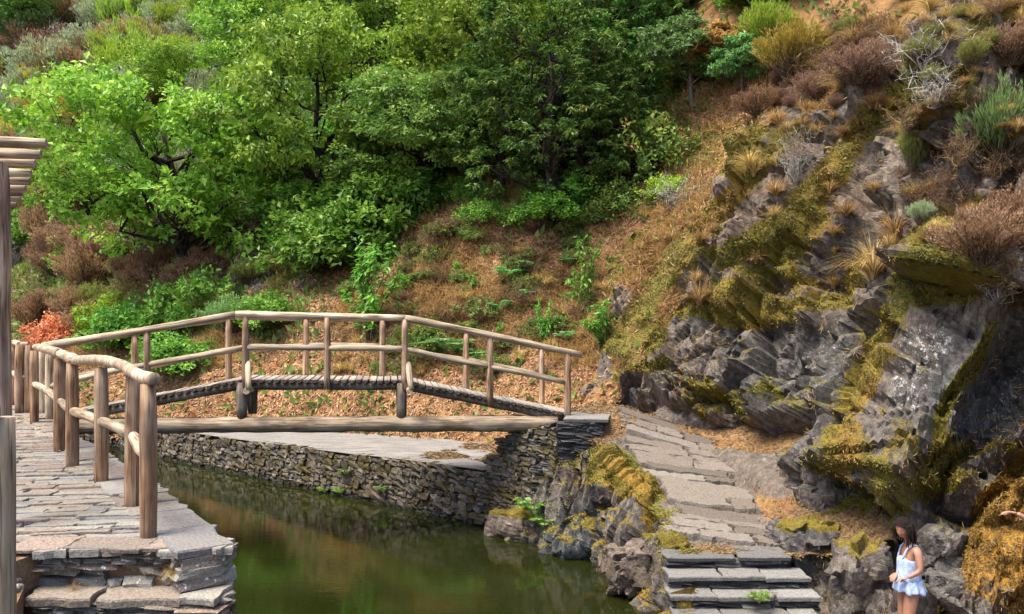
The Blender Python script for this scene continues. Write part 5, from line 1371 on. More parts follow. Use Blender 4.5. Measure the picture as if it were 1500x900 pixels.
# --- cover of the slope, kind by kind
FILL = [  # kind, material, polygon, count, height px range, label, category, group
    ('heath', 'grey', [(-40, 60), (330, 20), (420, 200), (230, 330), (-40, 330)], 42, (45, 85), 'grey-green heath bush in the thicket on the high slope', 'heath bush', 'grey heath on the high slope'),
    ('broom', 'lime', [(60, 90), (360, 10), (330, 120), (180, 240), (60, 260)], 17, (50, 85), 'lime green broom bush in the thicket on the high slope', 'broom', 'lime broom on the high slope'),
    ('heath', 'yellow', [(-20, 90), (190, 80), (170, 220), (-20, 240)], 13, (40, 70), 'yellow-tipped heath bush in the thicket on the high slope', 'heath bush', 'yellow heath on the high slope'),
    ('heath', 'brown', [(60, 20), (160, 0), (190, 80), (260, 330), (40, 420), (20, 300)], 18, (40, 80), 'brown dry heath bush in the thicket beside the pergola', 'heath bush', 'brown heath on the slope'),
    ('broom', 'heath', [(330, 20), (560, 0), (460, 280), (380, 320)], 20, (55, 95), 'green heath bush among the oaks', 'heath bush', 'green heath among the oaks'),
    ('bush', 'bush', [(-20, 260), (160, 240), (330, 320), (260, 420), (-20, 440)], 10, (35, 60), 'leafy green bush on the slope beside the pergola', 'bush', 'leafy bushes beside the pergola'),
    ('heath', 'brown', [(30, 350), (330, 330), (330, 480), (60, 500)], 30, (42, 80), 'brown dry heath bush at the foot of the slope', 'heath bush', 'brown heath on the slope'),
    ('heath', 'olive', [(60, 380), (420, 380), (420, 480), (60, 500)], 12, (30, 55), 'olive heath bush at the foot of the slope', 'heath bush', 'olive heath at the slope foot'),
    ('bush', 'bush', [(430, 240), (700, 170), (640, 300), (560, 370), (450, 400)], 18, (45, 85), 'leafy green bush in the shade of the oaks', 'bush', 'leafy bushes under the oaks'),
    ('twigs', 'greytwig', [(0, 60), (430, 60), (430, 420), (0, 420)], 22, (35, 75), 'bare grey twiggy shrub among the slope bushes', 'dry shrub', 'bare shrubs on the slope'),
    ('tuft', 'straw', [(470, 470), (620, 370), (900, 330), (880, 520), (700, 560), (480, 560)], 60, (14, 30), 'dry straw grass tuft on the open slope', 'grass tuft', 'grass tufts on the open slope'),
    ('heath', 'brown', [(520, 430), (640, 330), (830, 290), (840, 400), (650, 470)], 8, (16, 30), 'low brown heath on the open slope', 'heath bush', 'low heath on the open slope'),
    ('bush', 'under', [(560, 400), (700, 300), (860, 290), (820, 470), (600, 520)], 14, (10, 22), 'low olive scrub on the open slope', 'scrub', 'low scrub on the open slope'),
    ('heath', 'mauve', [(1110, 90), (1330, 20), (1290, 150), (1150, 170)], 14, (12, 26), 'low pinkish heath on the cliff-top meadow', 'heath bush', 'pinkish heath on the cliff top'),
    ('heath', 'olive', [(1200, 40), (1500, -20), (1500, 120), (1340, 140)], 9, (18, 36), 'low olive heath on the cliff-top', 'heath bush', 'olive heath on the cliff top'),
    ('oak', 'oak_mid', [(500, 90), (1150, -20), (1150, -60), (450, -60)], 9, (110, 190), 'green oak in the wood along the hill top', 'tree', 'oaks along the hill top'),
    ('oak', 'oak_deep', [(-40, 30), (420, -10), (420, -90), (-40, -60)], 8, (90, 160), 'dark oak in the wood at the hill crest', 'tree', 'dark oaks at the hill crest'),
    ('broom', 'grey', [(1300, 250), (1500, 150), (1500, 330), (1340, 330)], 2, (22, 34), 'small silvery shrub rooted in the upper cliff', 'shrub', 'silvery shrubs in the cliff'),
    ('tuft', 'straw', [(900, 330), (1100, 180), (1250, 200), (1450, 300), (1240, 450), (950, 420)], 34, (14, 34), 'small dry grass tuft rooted in the cliff', 'grass tuft', 'grass tufts in the cliff'),
    ('twigs', 'brown', [(1110, 60), (1330, 0), (1500, -10), (1500, 420), (1330, 330), (1300, 160), (1130, 170)], 60, (20, 46), 'wiry brown dry shrub on the cliff', 'dry shrub', 'wiry dry shrubs on the cliff'),
    ('tuft', 'straw', [(1100, 40), (1500, -20), (1500, 200), (1130, 190)], 60, (16, 34), 'pale dry grass clump on the cliff top', 'grass tuft', 'grass clumps on the cliff top'),
    ('twigs', 'brown', [(480, 520), (560, 400), (700, 300), (880, 320), (880, 540), (700, 560)], 40, (16, 38), 'wiry brown dry shrub on the open slope', 'dry shrub', 'wiry dry shrubs on the open slope'),
    ('bush', 'bush', [(1020, 30), (1150, 0), (1260, -20), (1260, -60), (1020, -40)], 10, (35, 60), 'leafy green bush on the crest above the cliff', 'bush', 'leafy bushes on the crest'),
    ('heath', 'olive', [(1150, 20), (1500, -20), (1500, -70), (1150, -50)], 14, (30, 55), 'olive heath bush on the crest above the cliff', 'heath bush', 'olive heath on the crest'),
    ('sapling', 'sap', [(470, 480), (560, 380), (760, 330), (860, 330), (840, 500), (700, 540), (500, 540)], 12, (18, 42), 'small bright chestnut shoot on the open slope', 'sapling', 'chestnut shoots on the open slope'),
    ('fern', 'fern', [(470, 480), (560, 400), (860, 330), (840, 540), (700, 560), (500, 560)], 14, (9, 18), 'pale green fern on the open slope', 'fern', 'ferns on the open slope'),
    ('bramble', 'under', [(480, 470), (560, 360), (700, 290), (880, 300), (860, 480), (700, 540), (500, 540)], 40, (12, 30), 'low mottled scrub on the open slope', 'scrub', 'mottled scrub on the open slope'),
    ('bramble', 'bush', [(640, 230), (900, 250), (880, 320), (660, 330)], 10, (25, 50), 'dark bramble in the chestnut shade', 'bramble', 'brambles under the chestnut'),
]
MARKS = [(30, 40, 'by the dark oak in the hollow'), (120, 60, 'on the heathy slope above the small oak'), (60, 160, 'on the slope above the pergola rafters'), (120, 250, 'around the small oak by the pergola'),
    (240, 120, 'by the yellowish oak up the slope'), (230, 280, 'around the bright leaning oak'), (330, 60, 'on the slope crest above the leaning oak'), (400, 130, 'by the light green oak high up'), (420, 240, 'between the leaning oak and the mid green oak'),
    (60, 340, 'on the slope beside the pergola post'), (80, 450, 'by the red-leaved bush'), (170, 440, 'by the yellow-green bush'), (160, 360, 'below the small oak by the pergola'), (270, 430, 'at the foot of the leaning oak'), (340, 440, 'by the soft green heath mound'), (400, 400, 'below the mid green oak'),
    (480, 340, 'by the tall rounded bush'), (560, 300, 'under the bluish spreading oak'), (560, 80, 'by the broad oak at the slope top'), (690, 200, 'under the oak with dark bare limbs'), (760, 40, 'by the pale oak above the chestnut'), (800, 270, 'under the black-trunked chestnut'), (900, 40, 'above the deep green chestnut'),
    (540, 440, 'by the chestnut sapling behind the bridge'), (620, 380, 'on the open slope below the oaks'), (655, 500, 'by the pale fern clump'), (720, 420, 'in the middle of the open straw slope'), (740, 340, 'on the open slope below the chestnut'), (800, 480, 'by the thin chestnut shoot'), (850, 400, 'by the tall sapling at the rock edge'),
    (950, 280, 'by the mottled bramble'), (1000, 380, 'on the rock ridge above the bridge end'), (1010, 100, 'by the feathery tree heath'), (1070, 230, 'on the mossy crag below the tree heath'), (1120, 60, 'by the lime broom'), (1180, 110, 'by the mauve cliff-top heath'), (1130, 330, 'above the mossy ledge'), (1265, 60, 'on the high ledge of the cliff'), (1240, 240, 'by the shadowed cleft'),
    (1280, 380, 'by the long dry stalks'), (1350, 90, 'by the grey shrub at the cliff edge'), (1340, 270, 'by the olive gully shrub'), (1430, 60, 'at the very top of the cliff'), (1460, 200, 'by the tall fresh green shrub'), (1420, 320, 'above the mossy buttress')]
for kind, lm, poly, n, (h0, h1), lab, cat, grp in FILL:
    P_ = np.array(poly, float); lo, hi_ = P_.min(0), P_.max(0); k = 0; tries = 0; placed = []
    while k < n and tries < n * 40:
        tries += 1; q_ = rng.uniform(lo, hi_)
        if poly_sd(np.array([q_[0]]), np.array([q_[1]]), poly)[0] < 0: continue
        if placed and min(np.hypot(q_[0] - a, q_[1] - b) for a, b in placed) < .32 * h0: continue
        if hill_at(*q_) is None: continue
        placed.append(q_); k += 1
        hh_ = rng.uniform(h0, h1); nl_ = min(MARKS, key=lambda m_: np.hypot(m_[0] - q_[0], m_[1] - q_[1]))
        lb = lab.split(' in the thicket')[0].split(' beside the pergola')[0].split(' on the ')[0].split(' at the ')[0].split(' among ')[0].split(' in the ')[0].split(' rooted')[0].split(' along')[0]
        sz = 'taller' if hh_ > h0 + .6 * (h1 - h0) else ('smaller' if hh_ < h0 + .3 * (h1 - h0) else 'middling')
        hp(kind, lm, q_[0], q_[1], hh_, '%s %s %s' % (sz, lb, nl_[2]), cat, grp, wide=rng.uniform(.9, 1.5), tilt=(rng.uniform(-.12, .12), rng.uniform(-.12, .12)))

# ================================================================== GROUND COVER (uncountable)
def scatter(name, label, V, N, w, n, ln, wd, mat, upright, seed, cat='ground cover', along=None):
    rg = np.random.default_rng(seed); w = np.clip(w, 0, None); c = np.cumsum(w); i = np.searchsorted(c, rg.random(n) * c[-1]); i = np.clip(i, 0, len(V) - 1)
    nn = N[i]; tang = rdir(rg, n); tang = unit(tang - nn * np.sum(tang * nn, -1, keepdims=True))
    p = V[i] + tang * rg.uniform(0, .05, (n, 1)) - nn * .004
    d = tang * (1 - upright) + (nn * .7 + np.array([0, 0, .5])) * upright * rg.uniform(.2, 1.2, (n, 1)) + nn * .12
    if along is not None: d = d + np.array(along)
    ds_ = np.clip(np.hypot(p[:, 0], p[:, 1]) / 15, .45, 1.6)
    me = leaf_mesh(name, p, d, nn + rdir(rg, n) * .5, ln * ds_ * rg.uniform(.5, 1.4, n), wd * ds_ * rg.uniform(.6, 1.4, n), .1, rnd=np.clip(rg.random(n) * .6 + .4 * (.5 + .5 * vnoise(p * 1.4, seed)), 0, 1))
    o = obj(name, me, L[mat]); tag(o, label, cat, kind='stuff'); return o
cell = np.linalg.norm(np.cross(np.gradient(HV, axis=1), np.gradient(HV, axis=0)), axis=-1).ravel()
dist2 = np.sum((flatV - np.array([0, 0, CAMZ])) ** 2, 1)
vis = inview * cell / dist2                      # even in the eye, so near ground is not starved
rkf, msf, shf, rsf = rock.ravel(), moss.ravel(), shade_wood.ravel(), rust.ravel()
dirtw = np.clip(1 - rkf * 1.2, 0, 1) * np.clip(1 - msf, 0, 1)
patch = .5 + .5 * fbm(flatV * .55, 3, 901)
scatter('dry_litter', 'rust-brown fallen leaves and needles covering the open slope', flatV, flatN, vis * dirtw * (1 - shf * .8) * (fpy > 60) * (fpy < 700), 125000, .10, .03, 'litter', .15, 11)
scatter('dry_grass', 'thin straw-coloured grass over the open slope', flatV, flatN, vis * dirtw * (1 - shf * .7) * sstep(.42, .62, patch) * (fpy > 40) * (fpy < 540), 60000, .17, .016, 'straw', .55, 12)
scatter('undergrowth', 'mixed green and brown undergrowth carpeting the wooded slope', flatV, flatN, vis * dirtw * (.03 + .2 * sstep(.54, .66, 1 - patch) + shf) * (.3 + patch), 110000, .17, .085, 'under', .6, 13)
scatter('cliff_moss', 'ochre moss cushions draped over the cliff ledges', flatV, flatN, vis * sstep(.45, .8, msf) * (1 - .8 * sstep(.3, .6, rsf)), 110000, .045, .022, 'moss', .45, 14, 'moss', (0, 0, -.35))
scatter('rusty_moss', 'rusty brown moss hanging on the lower cliff', flatV, flatN, vis * sstep(.45, .8, msf) * sstep(.3, .6, rsf), 42000, .055, .022, 'moss_rust', .3, 15, 'moss', (0, 0, -.5))
scatter('cliff_grass', 'wisps of dry grass hanging in the rock joints', flatV, flatN, vis * rkf * sstep(.55, .7, .5 + .5 * fbm(flatV * 1.1, 3, 902)) * (1 - msf), 7000, .11, .010, 'straw', .5, 16, 'grass', (0, 0, -.2))
bfV, bfN = BV.reshape(-1, 3), grid_normals(BV).reshape(-1, 3); bfN = bfN * np.sign(bfN[:, 2:3])
bl_ = np.clip(1 - (slab + ledge).ravel(), 0, 1)
scatter('path_litter', 'orange-brown litter lying along the edges of the rock path', bfV, bfN, bl_ + .01, 60000, .07, .018, 'needle', .12, 17)
scatter('bank_moss', 'golden moss along the edge of the rock path', bfV, bfN, sstep(.5, .8, bm_[..., 1].ravel()), 18000, .038, .02, 'moss', .4, 18, 'moss', (0, 0, -.2))
ffV, ffN = FV2.reshape(-1, 3), FN2.reshape(-1, 3)
scatter('bank_face_moss', 'moss hanging down the rock face above the water', ffV, ffN, sstep(.5, .8, fm.ravel()) * (ffV[:, 2] > .12), 30000, .045, .02, 'moss', .4, 19, 'moss', (0, 0, -.4))
sfV, sfN = SV.reshape(-1, 3), grid_normals(SV).reshape(-1, 3); sfN = sfN * np.sign(sfN[:, 2:3])
scatter('shore_litter', 'brown leaf litter on the shore at the foot of the cliff', sfV, sfN, (sfV[:, 1] > 7.0) * (sfV[:, 0] > 2.3) * 1.0, 12000, .06, .02, 'needle', .1, 20)
# litter caught between the terrace slates
tq = rng.uniform([-8, 5.4], [-1.9, 13], (26000, 2)); sd_ = poly_sd(tq[:, 0], tq[:, 1], [tuple(q) for q in TE] + [(-13.5, 21), (-13.5, 5.45)])
tq = tq[(sd_ > .02) & (np.exp(-sd_ / .5) + .05 + .25 * (vnoise(np.concatenate([tq * 1.5, 0 * tq[:, :1]], 1), 77) > .35) > rng.random(len(tq)))]
tv = np.concatenate([tq, np.full((len(tq), 1), TZ + .012)], 1)
scatter('terrace_litter', 'reddish leaf litter strewn along the terrace edge under the railing', tv, np.tile([0, 0, 1.0], (len(tv), 1)), np.ones(len(tv)), 3800, .035, .016, 'litter', .08, 21)

# ================================================================== BOULDERS
def boulder(name, label, c, size, seed, rotz=0, mosstop=.6, warmth=.6, flat=.0, mat='rock', n=18):
    g_ = np.linspace(-1, 1, n); V, fl, off = [], [], 0
    for ax in range(3):
        for sg in (-1, 1):
            a, b = np.meshgrid(g_, g_); q = np.zeros((n, n, 3)); q[..., ax] = sg; q[..., (ax + 1) % 3] = a * sg; q[..., (ax + 2) % 3] = b
            V.append(q.reshape(-1, 3)); fl.append(grid_faces(n, n) + off); off += n * n
    V = np.concatenate(V); fl = np.concatenate(fl)
    V = V * (1 - .28 * (1 - 1 / np.linalg.norm(V, axis=1, keepdims=True)) * 2)
    W = V * np.array(size) * .5
    q = W * 2.2 / max(size) + seed * 7.3
    a1, a2, ai, at_ = worley(q * 1.2, seed, True); b1, b2, bi, bt_2 = worley(q * 2.6, seed + 5, True)
    dd = (ai - .5) * .22 + at_ * .42 + bt_2 * .05
    W = W * (1 + dd[:, None] * np.array([1, 1, .8]))
    up = np.clip(V[:, 2], -1, 1)
    ms_ = np.clip(sstep(.55, 1.0, up + .4 * fbm(q * 2, 3, seed + 9)) * mosstop * 1.4, 0, 1)
    o = obj(name, mk_mesh(name, W, fl, False, {'mask': ('COLOR', 'POINT', np.stack([np.ones(len(W)), ms_, np.full(len(W), .22)], 1)), 'tint': ('COLOR', 'POINT', np.stack([np.full(len(W), warmth), 0 * ms_, 0 * ms_ + .15], 1))}), M[mat])
    o.location = [float(v) for v in c]; o.rotation_euler = (0, 0, rotz); tag(o, label, 'boulder'); return o
boulder('boulder', 'flat-topped dark block with a mossy lid beside the stone steps', P(1190, 800, 10.0) + [0, .25, -.05], (.78, .7, .62), 3, .2, .8, .35)
boulder('boulder', 'grey slab ledge beside the rock path', P(1120, 705, 12.1) + [0, .2, -.1], (1.15, .7, .45), 4, -.25, .1, .7, mat='slab_rock')
boulder('boulder', 'broad tilted slab at the foot of the crag beside the path', P(1040, 615, 14.0) + [0, .2, -.05], (1.6, .9, .62), 5, -.2, .35, .75)
boulder('boulder', 'low mossy hump at the foot of the canal wall', P(760, 778, 13.25) + [.05, .1, .06], (1.25, .7, .62), 6, -.5, .95, .8)
boulder('boulder', 'pinkish grey boulder at the waterline beside the steps', P(925, 835, 10.4) + [0, .15, -.05], (.62, .6, .62), 7, .3, .15, .9)
boulder('boulder', 'round brown boulder half buried beside the rock path', P(1150, 735, 11.2) + [.1, .1, -.1], (.6, .5, .5), 8, .1, .2, .95, mat='slab_rock')
boulder('boulder', 'mossy shoulder of rock above the dark block', P(1215, 720, 10.6) + [.1, .3, -.05], (.85, .8, .85), 9, .4, 1.0, .6)
boulder('boulder', 'angular grey rock behind the bather', P(1385, 815, 9.35) + [0, .1, 0], (.5, .45, .55), 10, .3, .3, .4)
boulder('boulder', 'dark jagged rock low on the shore beneath the angular grey one', P(1400, 868, 9.1) + [0, .1, 0], (.6, .5, .42), 11, .9, .1, .35)
boulder('boulder', 'pale chipped rock on the shore under the rusty moss', P(1435, 885, 8.95) + [0, .1, -.05], (.42, .4, .3), 12, .5, .0, .9, mat='slab_rock')
boulder('boulder', 'brown rock under the mossy shoulder beside the bather', P(1275, 850, 9.3) + [0, .2, 0], (.6, .5, .8), 13, .2, .45, .6)
# small plants in the walls and on the steps
def gp(kind, lm, p, h, lab, cat, **k): return plant(kind, lm, np.array(p), h, lab, cat, **k)
for px_, py_, lab in ((505, 690, 'tiny green weed in the canal wall under the bridge'), (560, 715, 'small green weed low in the canal wall'), (475, 716, 'green weed at the waterline of the canal wall'), (498, 718, 'little weed tuft at the waterline beside another')):
    k_u = (px_ - 750) / F; a_ = WA + WALLN * .03; d_ = WB - WA; tt = (k_u * a_[1] - a_[0]) / (d_[0] - k_u * d_[1]); Y = a_[1] + d_[1] * tt
    gp('fern', 'oak_deep', P(px_, py_ + 6, Y), .13, lab, 'weed', wide=1.1)
gp('fern', 'oak_deep', P(783, 755, 13.0), .28, 'green weed growing from the mossy hump by the wall', 'weed'); gp('fern', 'oak_deep', P(797, 775, 12.75), .22, 'drooping green weed below the abutment', 'weed')
gp('fern', 'oak_deep', P(1112, 884, 9.02), .12, 'small green weed on the stone steps', 'weed')
for px_, py_, lab in ((255, 850, 'straw wisp at the water end of the terrace step'), (108, 880, 'dry wisp on the lower terrace step')):
    gp('tuft', 'straw', P(px_, py_, 5.36), .16, lab, 'grass tuft', wide=.7)

# ================================================================== PEOPLE
def skin_mat(name, col):
    m, nt, b = newmat(name); n = noise(nt, 30, 3, nt.nodes.new('ShaderNodeTexCoord').outputs['Object'])
    nt.links.new(ramp(nt, n, [(.3, tuple(c * .85 for c in col[:3]) + (1,)), (.7, col)]), b.inputs['Base Color'])
    b.inputs['Roughness'].default_value = .5; b.inputs['Subsurface Weight'].default_value = .1; b.inputs['Subsurface Radius'].default_value = (.02, .008, .004); return m
def cloth_mat(name, c1, c2):
    m, nt, b = newmat(name); n = noise(nt, 26, 3, nt.nodes.new('ShaderNodeTexCoord').outputs['Object'], .7)
    nt.links.new(ramp(nt, n, [(.42, c1), (.58, c2)]), b.inputs['Base Color']); b.inputs['Roughness'].default_value = .7; bump(nt, b, n, .3, .01); return m
M['skin'] = skin_mat('skin', (.36, .175, .11, 1)); M['hair'] = soil_mat('dark_hair', [(.006, .004, .004, 1), (.018, .012, .010, 1), (.045, .03, .025, 1)], 3.0, .4)
M['suit'] = cloth_mat('pale_blue_swimsuit', (.24, .33, .52, 1), (.42, .48, .58, 1)); M['darkcloth'] = cloth_mat('navy_swimwear', (.02, .03, .07, 1), (.03, .05, .10, 1))
def skinned(verts, edges, radii, sub=2):
    me = bpy.data.meshes.new('tmp'); me.from_pydata([tuple(v) for v in verts], edges, []); o = bpy.data.objects.new('tmp', me); C.objects.link(o)
    md = o.modifiers.new('s', 'SKIN'); sv = me.skin_vertices[0].data
    for i, r_ in enumerate(radii): sv[i].radius = r_ if hasattr(r_, '__len__') else (r_, r_); sv[i].use_root = (i == 0)
    md.use_smooth_shade = True
    o.modifiers.new('sub', 'SUBSURF').levels = sub
    dg = bpy.context.evaluated_depsgraph_get(); ev = o.evaluated_get(dg); m2 = ev.to_mesh()
    V = np.empty(len(m2.vertices) * 3, np.float32); m2.vertices.foreach_get('co', V); Fc = [p.vertices[:] for p in m2.polygons]
    ev.to_mesh_clear(); bpy.data.objects.remove(o); bpy.data.meshes.remove(me)
    V = V.reshape(-1, 3).astype(float); out = []
    for k in (3, 4):
        q_ = [f for f in Fc if len(f) == k]
        if q_: out.append(np.array(q_))
    return V, out
def head_mesh(c, rz, pitch, s_=1.0):
    """head shaped from a sphere: skull, jaw, nose, brow, ears; faces -x before turning"""
    nu_, nv_ = 28, 22; a = np.linspace(0, 2 * math.pi, nu_, endpoint=False); b = np.linspace(.02, math.pi - .02, nv_); A, B = np.meshgrid(a, b)
    V = np.stack([-np.cos(A) * np.sin(B) * .088, np.sin(A) * np.sin(B) * .070, np.cos(B) * .105], -1)
    low = np.clip(-V[..., 2] / .105, 0, 1); V[..., 1] *= 1 - .32 * low; V[..., 0] += -.012 * low; V[..., 0] *= np.where(V[..., 0] > 0, 1 - .25 * low, 1)
    fr = np.clip(np.cos(A), 0, 1) * np.sin(B); y, z = V[..., 1], V[..., 2]
    V[..., 0] -= .020 * np.exp(-((y / .012) ** 2 + ((z + .018) / .022) ** 2)) * (fr > .5)
    V[..., 0] -= .007 * np.exp(-((y / .022) ** 2 + ((z + .055) / .010) ** 2)) * (fr > .5)
    V[..., 0] += .010 * np.exp(-(((np.abs(y) - .03) / .014) ** 2 + ((z - .008) / .012) ** 2)) * (fr > .4)
    V[..., 1] += np.sign(y) * .012 * np.exp(-((V[..., 0] / .016) ** 2 + (z / .025) ** 2))
    V = V.reshape(-1, 3) * s_
    Rm = np.array((Matrix.Rotation(rz, 3, 'Z') @ Matrix.Rotation(pitch, 3, 'Y')))
    idx = np.arange(nu_ * nv_).reshape(nv_, nu_); q = np.stack([idx[:-1], idx[1:], np.roll(idx[1:], -1, 1), np.roll(idx[:-1], -1, 1)], -1).reshape(-1, 4)
    return V @ Rm.T + c, [q], Rm
def hand_chains(wrist, dirv, palm_n, s_=1.0, curl=.5):
    """five tapering finger chains rooted in a palm; returns skin graphs"""
    d = unit(np.array(dirv, float)); n = unit(np.array(palm_n, float)); n = unit(n - d * (n @ d)); sd = np.cross(d, n); w_ = np.array(wrist)
    out = [([w_, w_ + d * .045 * s_, w_ + d * .085 * s_], [(0, 1), (1, 2)], [(.019 * s_, .014 * s_), (.030 * s_, .013 * s_), (.030 * s_, .011 * s_)])]
    for k, (o_, l_) in enumerate(((-.027, .062), (-.009, .074), (.009, .078), (.027, .07))):
        b = w_ + d * .078 * s_ + sd * o_ * s_; pts = [b - d * .02 * s_]; an = 0
        p = b; pts.append(p)
        for j in range(3):
            an += curl * (.55 + .12 * k); p = p + (d * math.cos(an) - n * math.sin(an)) * l_ * s_ * (.42, .33, .25)[j]; pts.append(p)
        out.append((pts, [(i, i + 1) for i in range(4)], [.009 * s_, .009 * s_, .0085 * s_, .0078 * s_, .006 * s_]))
    b = w_ + d * .02 * s_ + sd * .02 * s_; td = unit(d * .7 + sd * .75 - n * .3)
    out.append(([b, b + td * .035 * s_, b + td * .06 * s_ - n * .006, b + (td * .08 + d * .012) * s_ - n * .012], [(0, 1), (1, 2), (2, 3)], [.012 * s_, .011 * s_, .0095 * s_, .007 * s_]))
    return out
def person(label, loc, J, R_, E, head, hands, suit, hairlen, suitmat, skirt=None, hs=1.0):
    root = thing('person', label, 'person', loc); mb = MB()
    keys = list(J); V, fl = skinned([J[k] for k in keys], [(keys.index(a), keys.index(b)) for a, b in E], [R_[k] for k in keys]); mb.add(V, fl)
    hv, hf, Rm = head_mesh(np.array(head[0]), head[1], head[2], hs); mb.add(hv, hf)
    for args in hands:
        for pts, ed, rad in hand_chains(*args): V, fl = skinned(pts, ed, rad, 1); mb.add(V, fl)
    obj('body', mb.mesh('body', True), M['skin'], root)
    # hair: cap shell over the skull plus a fall of locks
    hb = MB(); c = np.array(head[0]); nu_, nv_ = 26, 14
    a = np.linspace(0, 2 * math.pi, nu_, endpoint=False); b = np.linspace(.02, 2.0, nv_); A, B = np.meshgrid(a, b)
    face = np.clip(np.cos(A), 0, 1) ** .7
    Bm = B * (1 - .52 * face)
    W = np.stack([-np.cos(A) * np.sin(Bm) * .098, np.sin(A) * np.sin(Bm) * .080, np.cos(Bm) * .116], -1).reshape(-1, 3) * hs
    W = W * (1 + .03 * vnoise(W * 60, 3))[:, None]
    idx = np.arange(nu_ * nv_).reshape(nv_, nu_); q = np.stack([idx[:-1], idx[1:], np.roll(idx[1:], -1, 1), np.roll(idx[:-1], -1, 1)], -1).reshape(-1, 4)
    hb.add(W @ Rm.T + c, [q])
    rg_ = np.random.default_rng(5)
    for k in range(46):
        an = rg_.uniform(.95, 2 * math.pi - .95); st0 = (np.array([-math.cos(an) * .085, math.sin(an) * .075, rg_.uniform(-.02, .06)]) * hs) @ Rm.T + c
        e_ = st0 + np.array([rg_.uniform(-.02, .03), rg_.uniform(-.02, .02), -hairlen * rg_.uniform(.7, 1.05)]); mid = (st0 + e_) / 2 + np.array([-math.cos(an), math.sin(an), 0]) * .022
        hb.add(*tube(catmull(np.array([st0, mid, e_]), 4), np.linspace(.016, .005, 9), 5))
    obj('hair', hb.mesh('hair', True), M['hair'], root)
    V, fl = skinned([q for q, _ in suit], [(i, i + 1) for i in range(len(suit) - 1)], [r_ for _, r_ in suit]); sb = MB(); sb.add(V, fl)
    so_ = obj('swimsuit', sb.mesh('swimsuit', True), M[suitmat], root)
    if skirt is not None:
        for sg in (-1, 1):
            V, fl = tube(catmull(np.array([(-.085, sg * .05, 1.03), (-.045, sg * .065, 1.13), (.03, sg * .07, 1.172), (.08, sg * .05, 1.12), (.10, sg * .04, 1.02)]), 6), .009, 6); obj('strap', mk_mesh('strap', V, fl, True), M[suitmat], so_)
        c0, r0, c1, r1 = skirt; n = 72; a = np.linspace(0, 2 * math.pi, n, endpoint=False); rows = []
        for j, t in enumerate(np.linspace(0, 1, 7)):
            cc = np.array(c0) * (1 - t) + np.array(c1) * t; rr_ = np.array(r0) * (1 - t ** .8) + np.array(r1) * t ** .8
            wv_ = 1 + .10 * t * np.sin(a * 11 + .6 * np.sin(a * 3)); rows.append(np.stack([cc[0] + np.cos(a) * rr_[0] * wv_, cc[1] + np.sin(a) * rr_[1] * wv_, cc[2] + .012 * t * np.sin(a * 7)], 1))
        Vk = np.concatenate(rows); idx = np.arange(n * 7).reshape(7, n); q = np.stack([idx[:-1], np.roll(idx[:-1], -1, 1), np.roll(idx[1:], -1, 1), idx[1:]], -1).reshape(-1, 4)
        sk = obj('skirt', mk_mesh('skirt', Vk, q, True), M[suitmat], so_)
        sk.modifiers.new('thick', 'SOLIDIFY').thickness = .006
    return root
GY = 8.3; gz = .07; gx0 = (1331 - 750) / F * GY
J = {'pelvis': (.0, 0, .76), 'waist': (.0, 0, .90), 'chest': (.015, 0, 1.04), 'neck0': (.03, 0, 1.17), 'neck1': (-.005, 0, 1.235), 'head': (-.03, 0, 1.29),
     'shl': (.03, -.125, 1.135), 'ell': (.035, -.175, .945), 'wrl': (-.075, -.135, .865), 'shr': (.03, .125, 1.135), 'elr': (.03, .17, .95), 'wrr': (-.10, .02, .87),
     'hipl': (.0, -.07, .70), 'knl': (-.045, -.075, .40), 'anl': (.0, -.075, .07), 'tol': (-.12, -.085, .02), 'hipr': (.0, .07, .70), 'knr': (-.02, .075, .40), 'anr': (.04, .075, .07), 'tor': (-.08, .085, .02)}
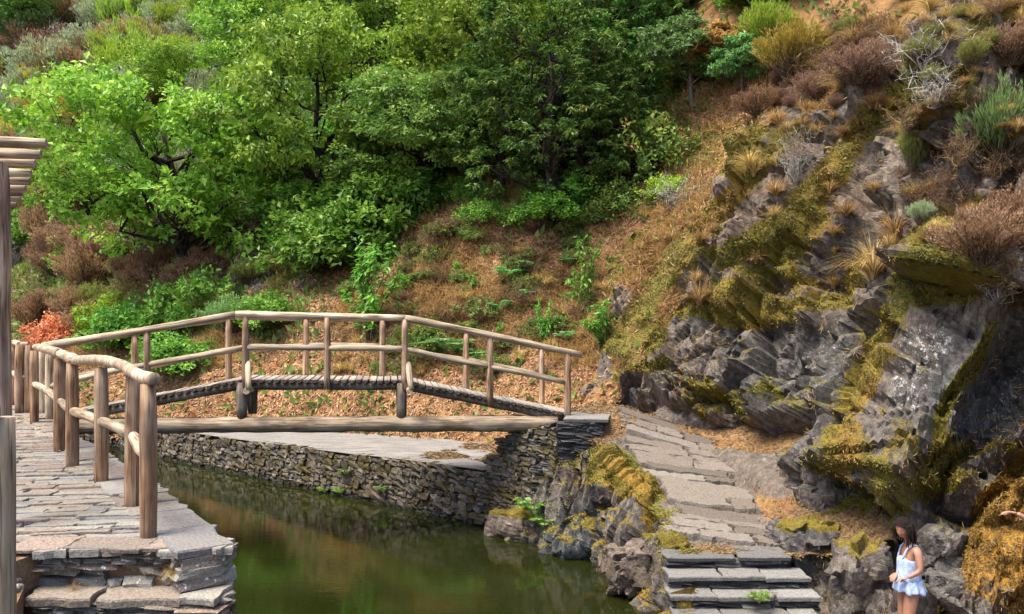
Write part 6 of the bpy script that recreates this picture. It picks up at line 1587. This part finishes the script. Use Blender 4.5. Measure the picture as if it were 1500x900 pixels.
R_ = {'pelvis': (.125, .10), 'waist': (.092, .075), 'chest': (.115, .085), 'neck0': (.05, .045), 'neck1': .037, 'head': .05, 'shl': .043, 'ell': .031, 'wrl': .021, 'shr': .043, 'elr': .031, 'wrr': .021,
      'hipl': .082, 'knl': .052, 'anl': .031, 'tol': .022, 'hipr': .082, 'knr': .052, 'anr': .031, 'tor': .022}
E = [('pelvis', 'waist'), ('waist', 'chest'), ('chest', 'neck0'), ('neck0', 'neck1'), ('neck1', 'head'), ('chest', 'shl'), ('shl', 'ell'), ('ell', 'wrl'), ('chest', 'shr'), ('shr', 'elr'), ('elr', 'wrr'),
     ('pelvis', 'hipl'), ('hipl', 'knl'), ('knl', 'anl'), ('anl', 'tol'), ('pelvis', 'hipr'), ('hipr', 'knr'), ('knr', 'anr'), ('anr', 'tor')]
person('girl with long dark hair in a pale blue frilled swimsuit standing by the rocks', (gx0, GY, gz), J, R_, E, ((-.05, -.01, 1.335), .45, -.42), [((-.075, -.135, .865), (-1, .25, -.25), (0, .2, 1.0), .85, .35), ((-.10, .02, .87), (-.8, -.4, -.45), (0, 0, 1), .85, .4)],
       [((0, 0, .70), (.12, .115)), ((0, 0, .78), (.142, .135)), ((.0, 0, .90), (.118, .112)), ((.012, 0, 1.0), (.135, .122)), ((.015, 0, 1.045), (.132, .118))], .2, 'suit', ((.0, 0, .82), (.115, .135), (.01, 0, .70), (.145, .165)))
# straps are part of the figure next to her: a second bather reaches in from the side
AX, AY = 5.40, 8.0
J2 = {k: np.array(v) * 1.08 for k, v in J.items()}; R2 = {k: tuple(np.array(v) * 1.08) if hasattr(v, '__len__') else v * 1.08 for k, v in R_.items()}
J2['ell'] = np.array([-.30, -.13, 1.43]); J2['wrl'] = np.array([-.535, -.10, 1.575]); J2['shl'] = np.array([-.06, -.14, 1.26])
person('person outside the open shore reaching a bare arm towards the dark-haired girl', (AX, AY, .07), J2, R2, E, ((-.04, 0, 1.44), .2, -.1), [(J2['wrl'], (-1, .05, .12), (0, .15, 1.0), 1.0, .38), (J2['wrr'], (-.6, -.3, -.6), (0, 0, 1), 1.0, .4)],
       [((0, 0, .76), (.125, .10)), ((0, 0, .85), (.145, .12)), ((.0, 0, .97), (.112, .092)), ((.015, 0, 1.13), (.132, .10))], .2, 'darkcloth')
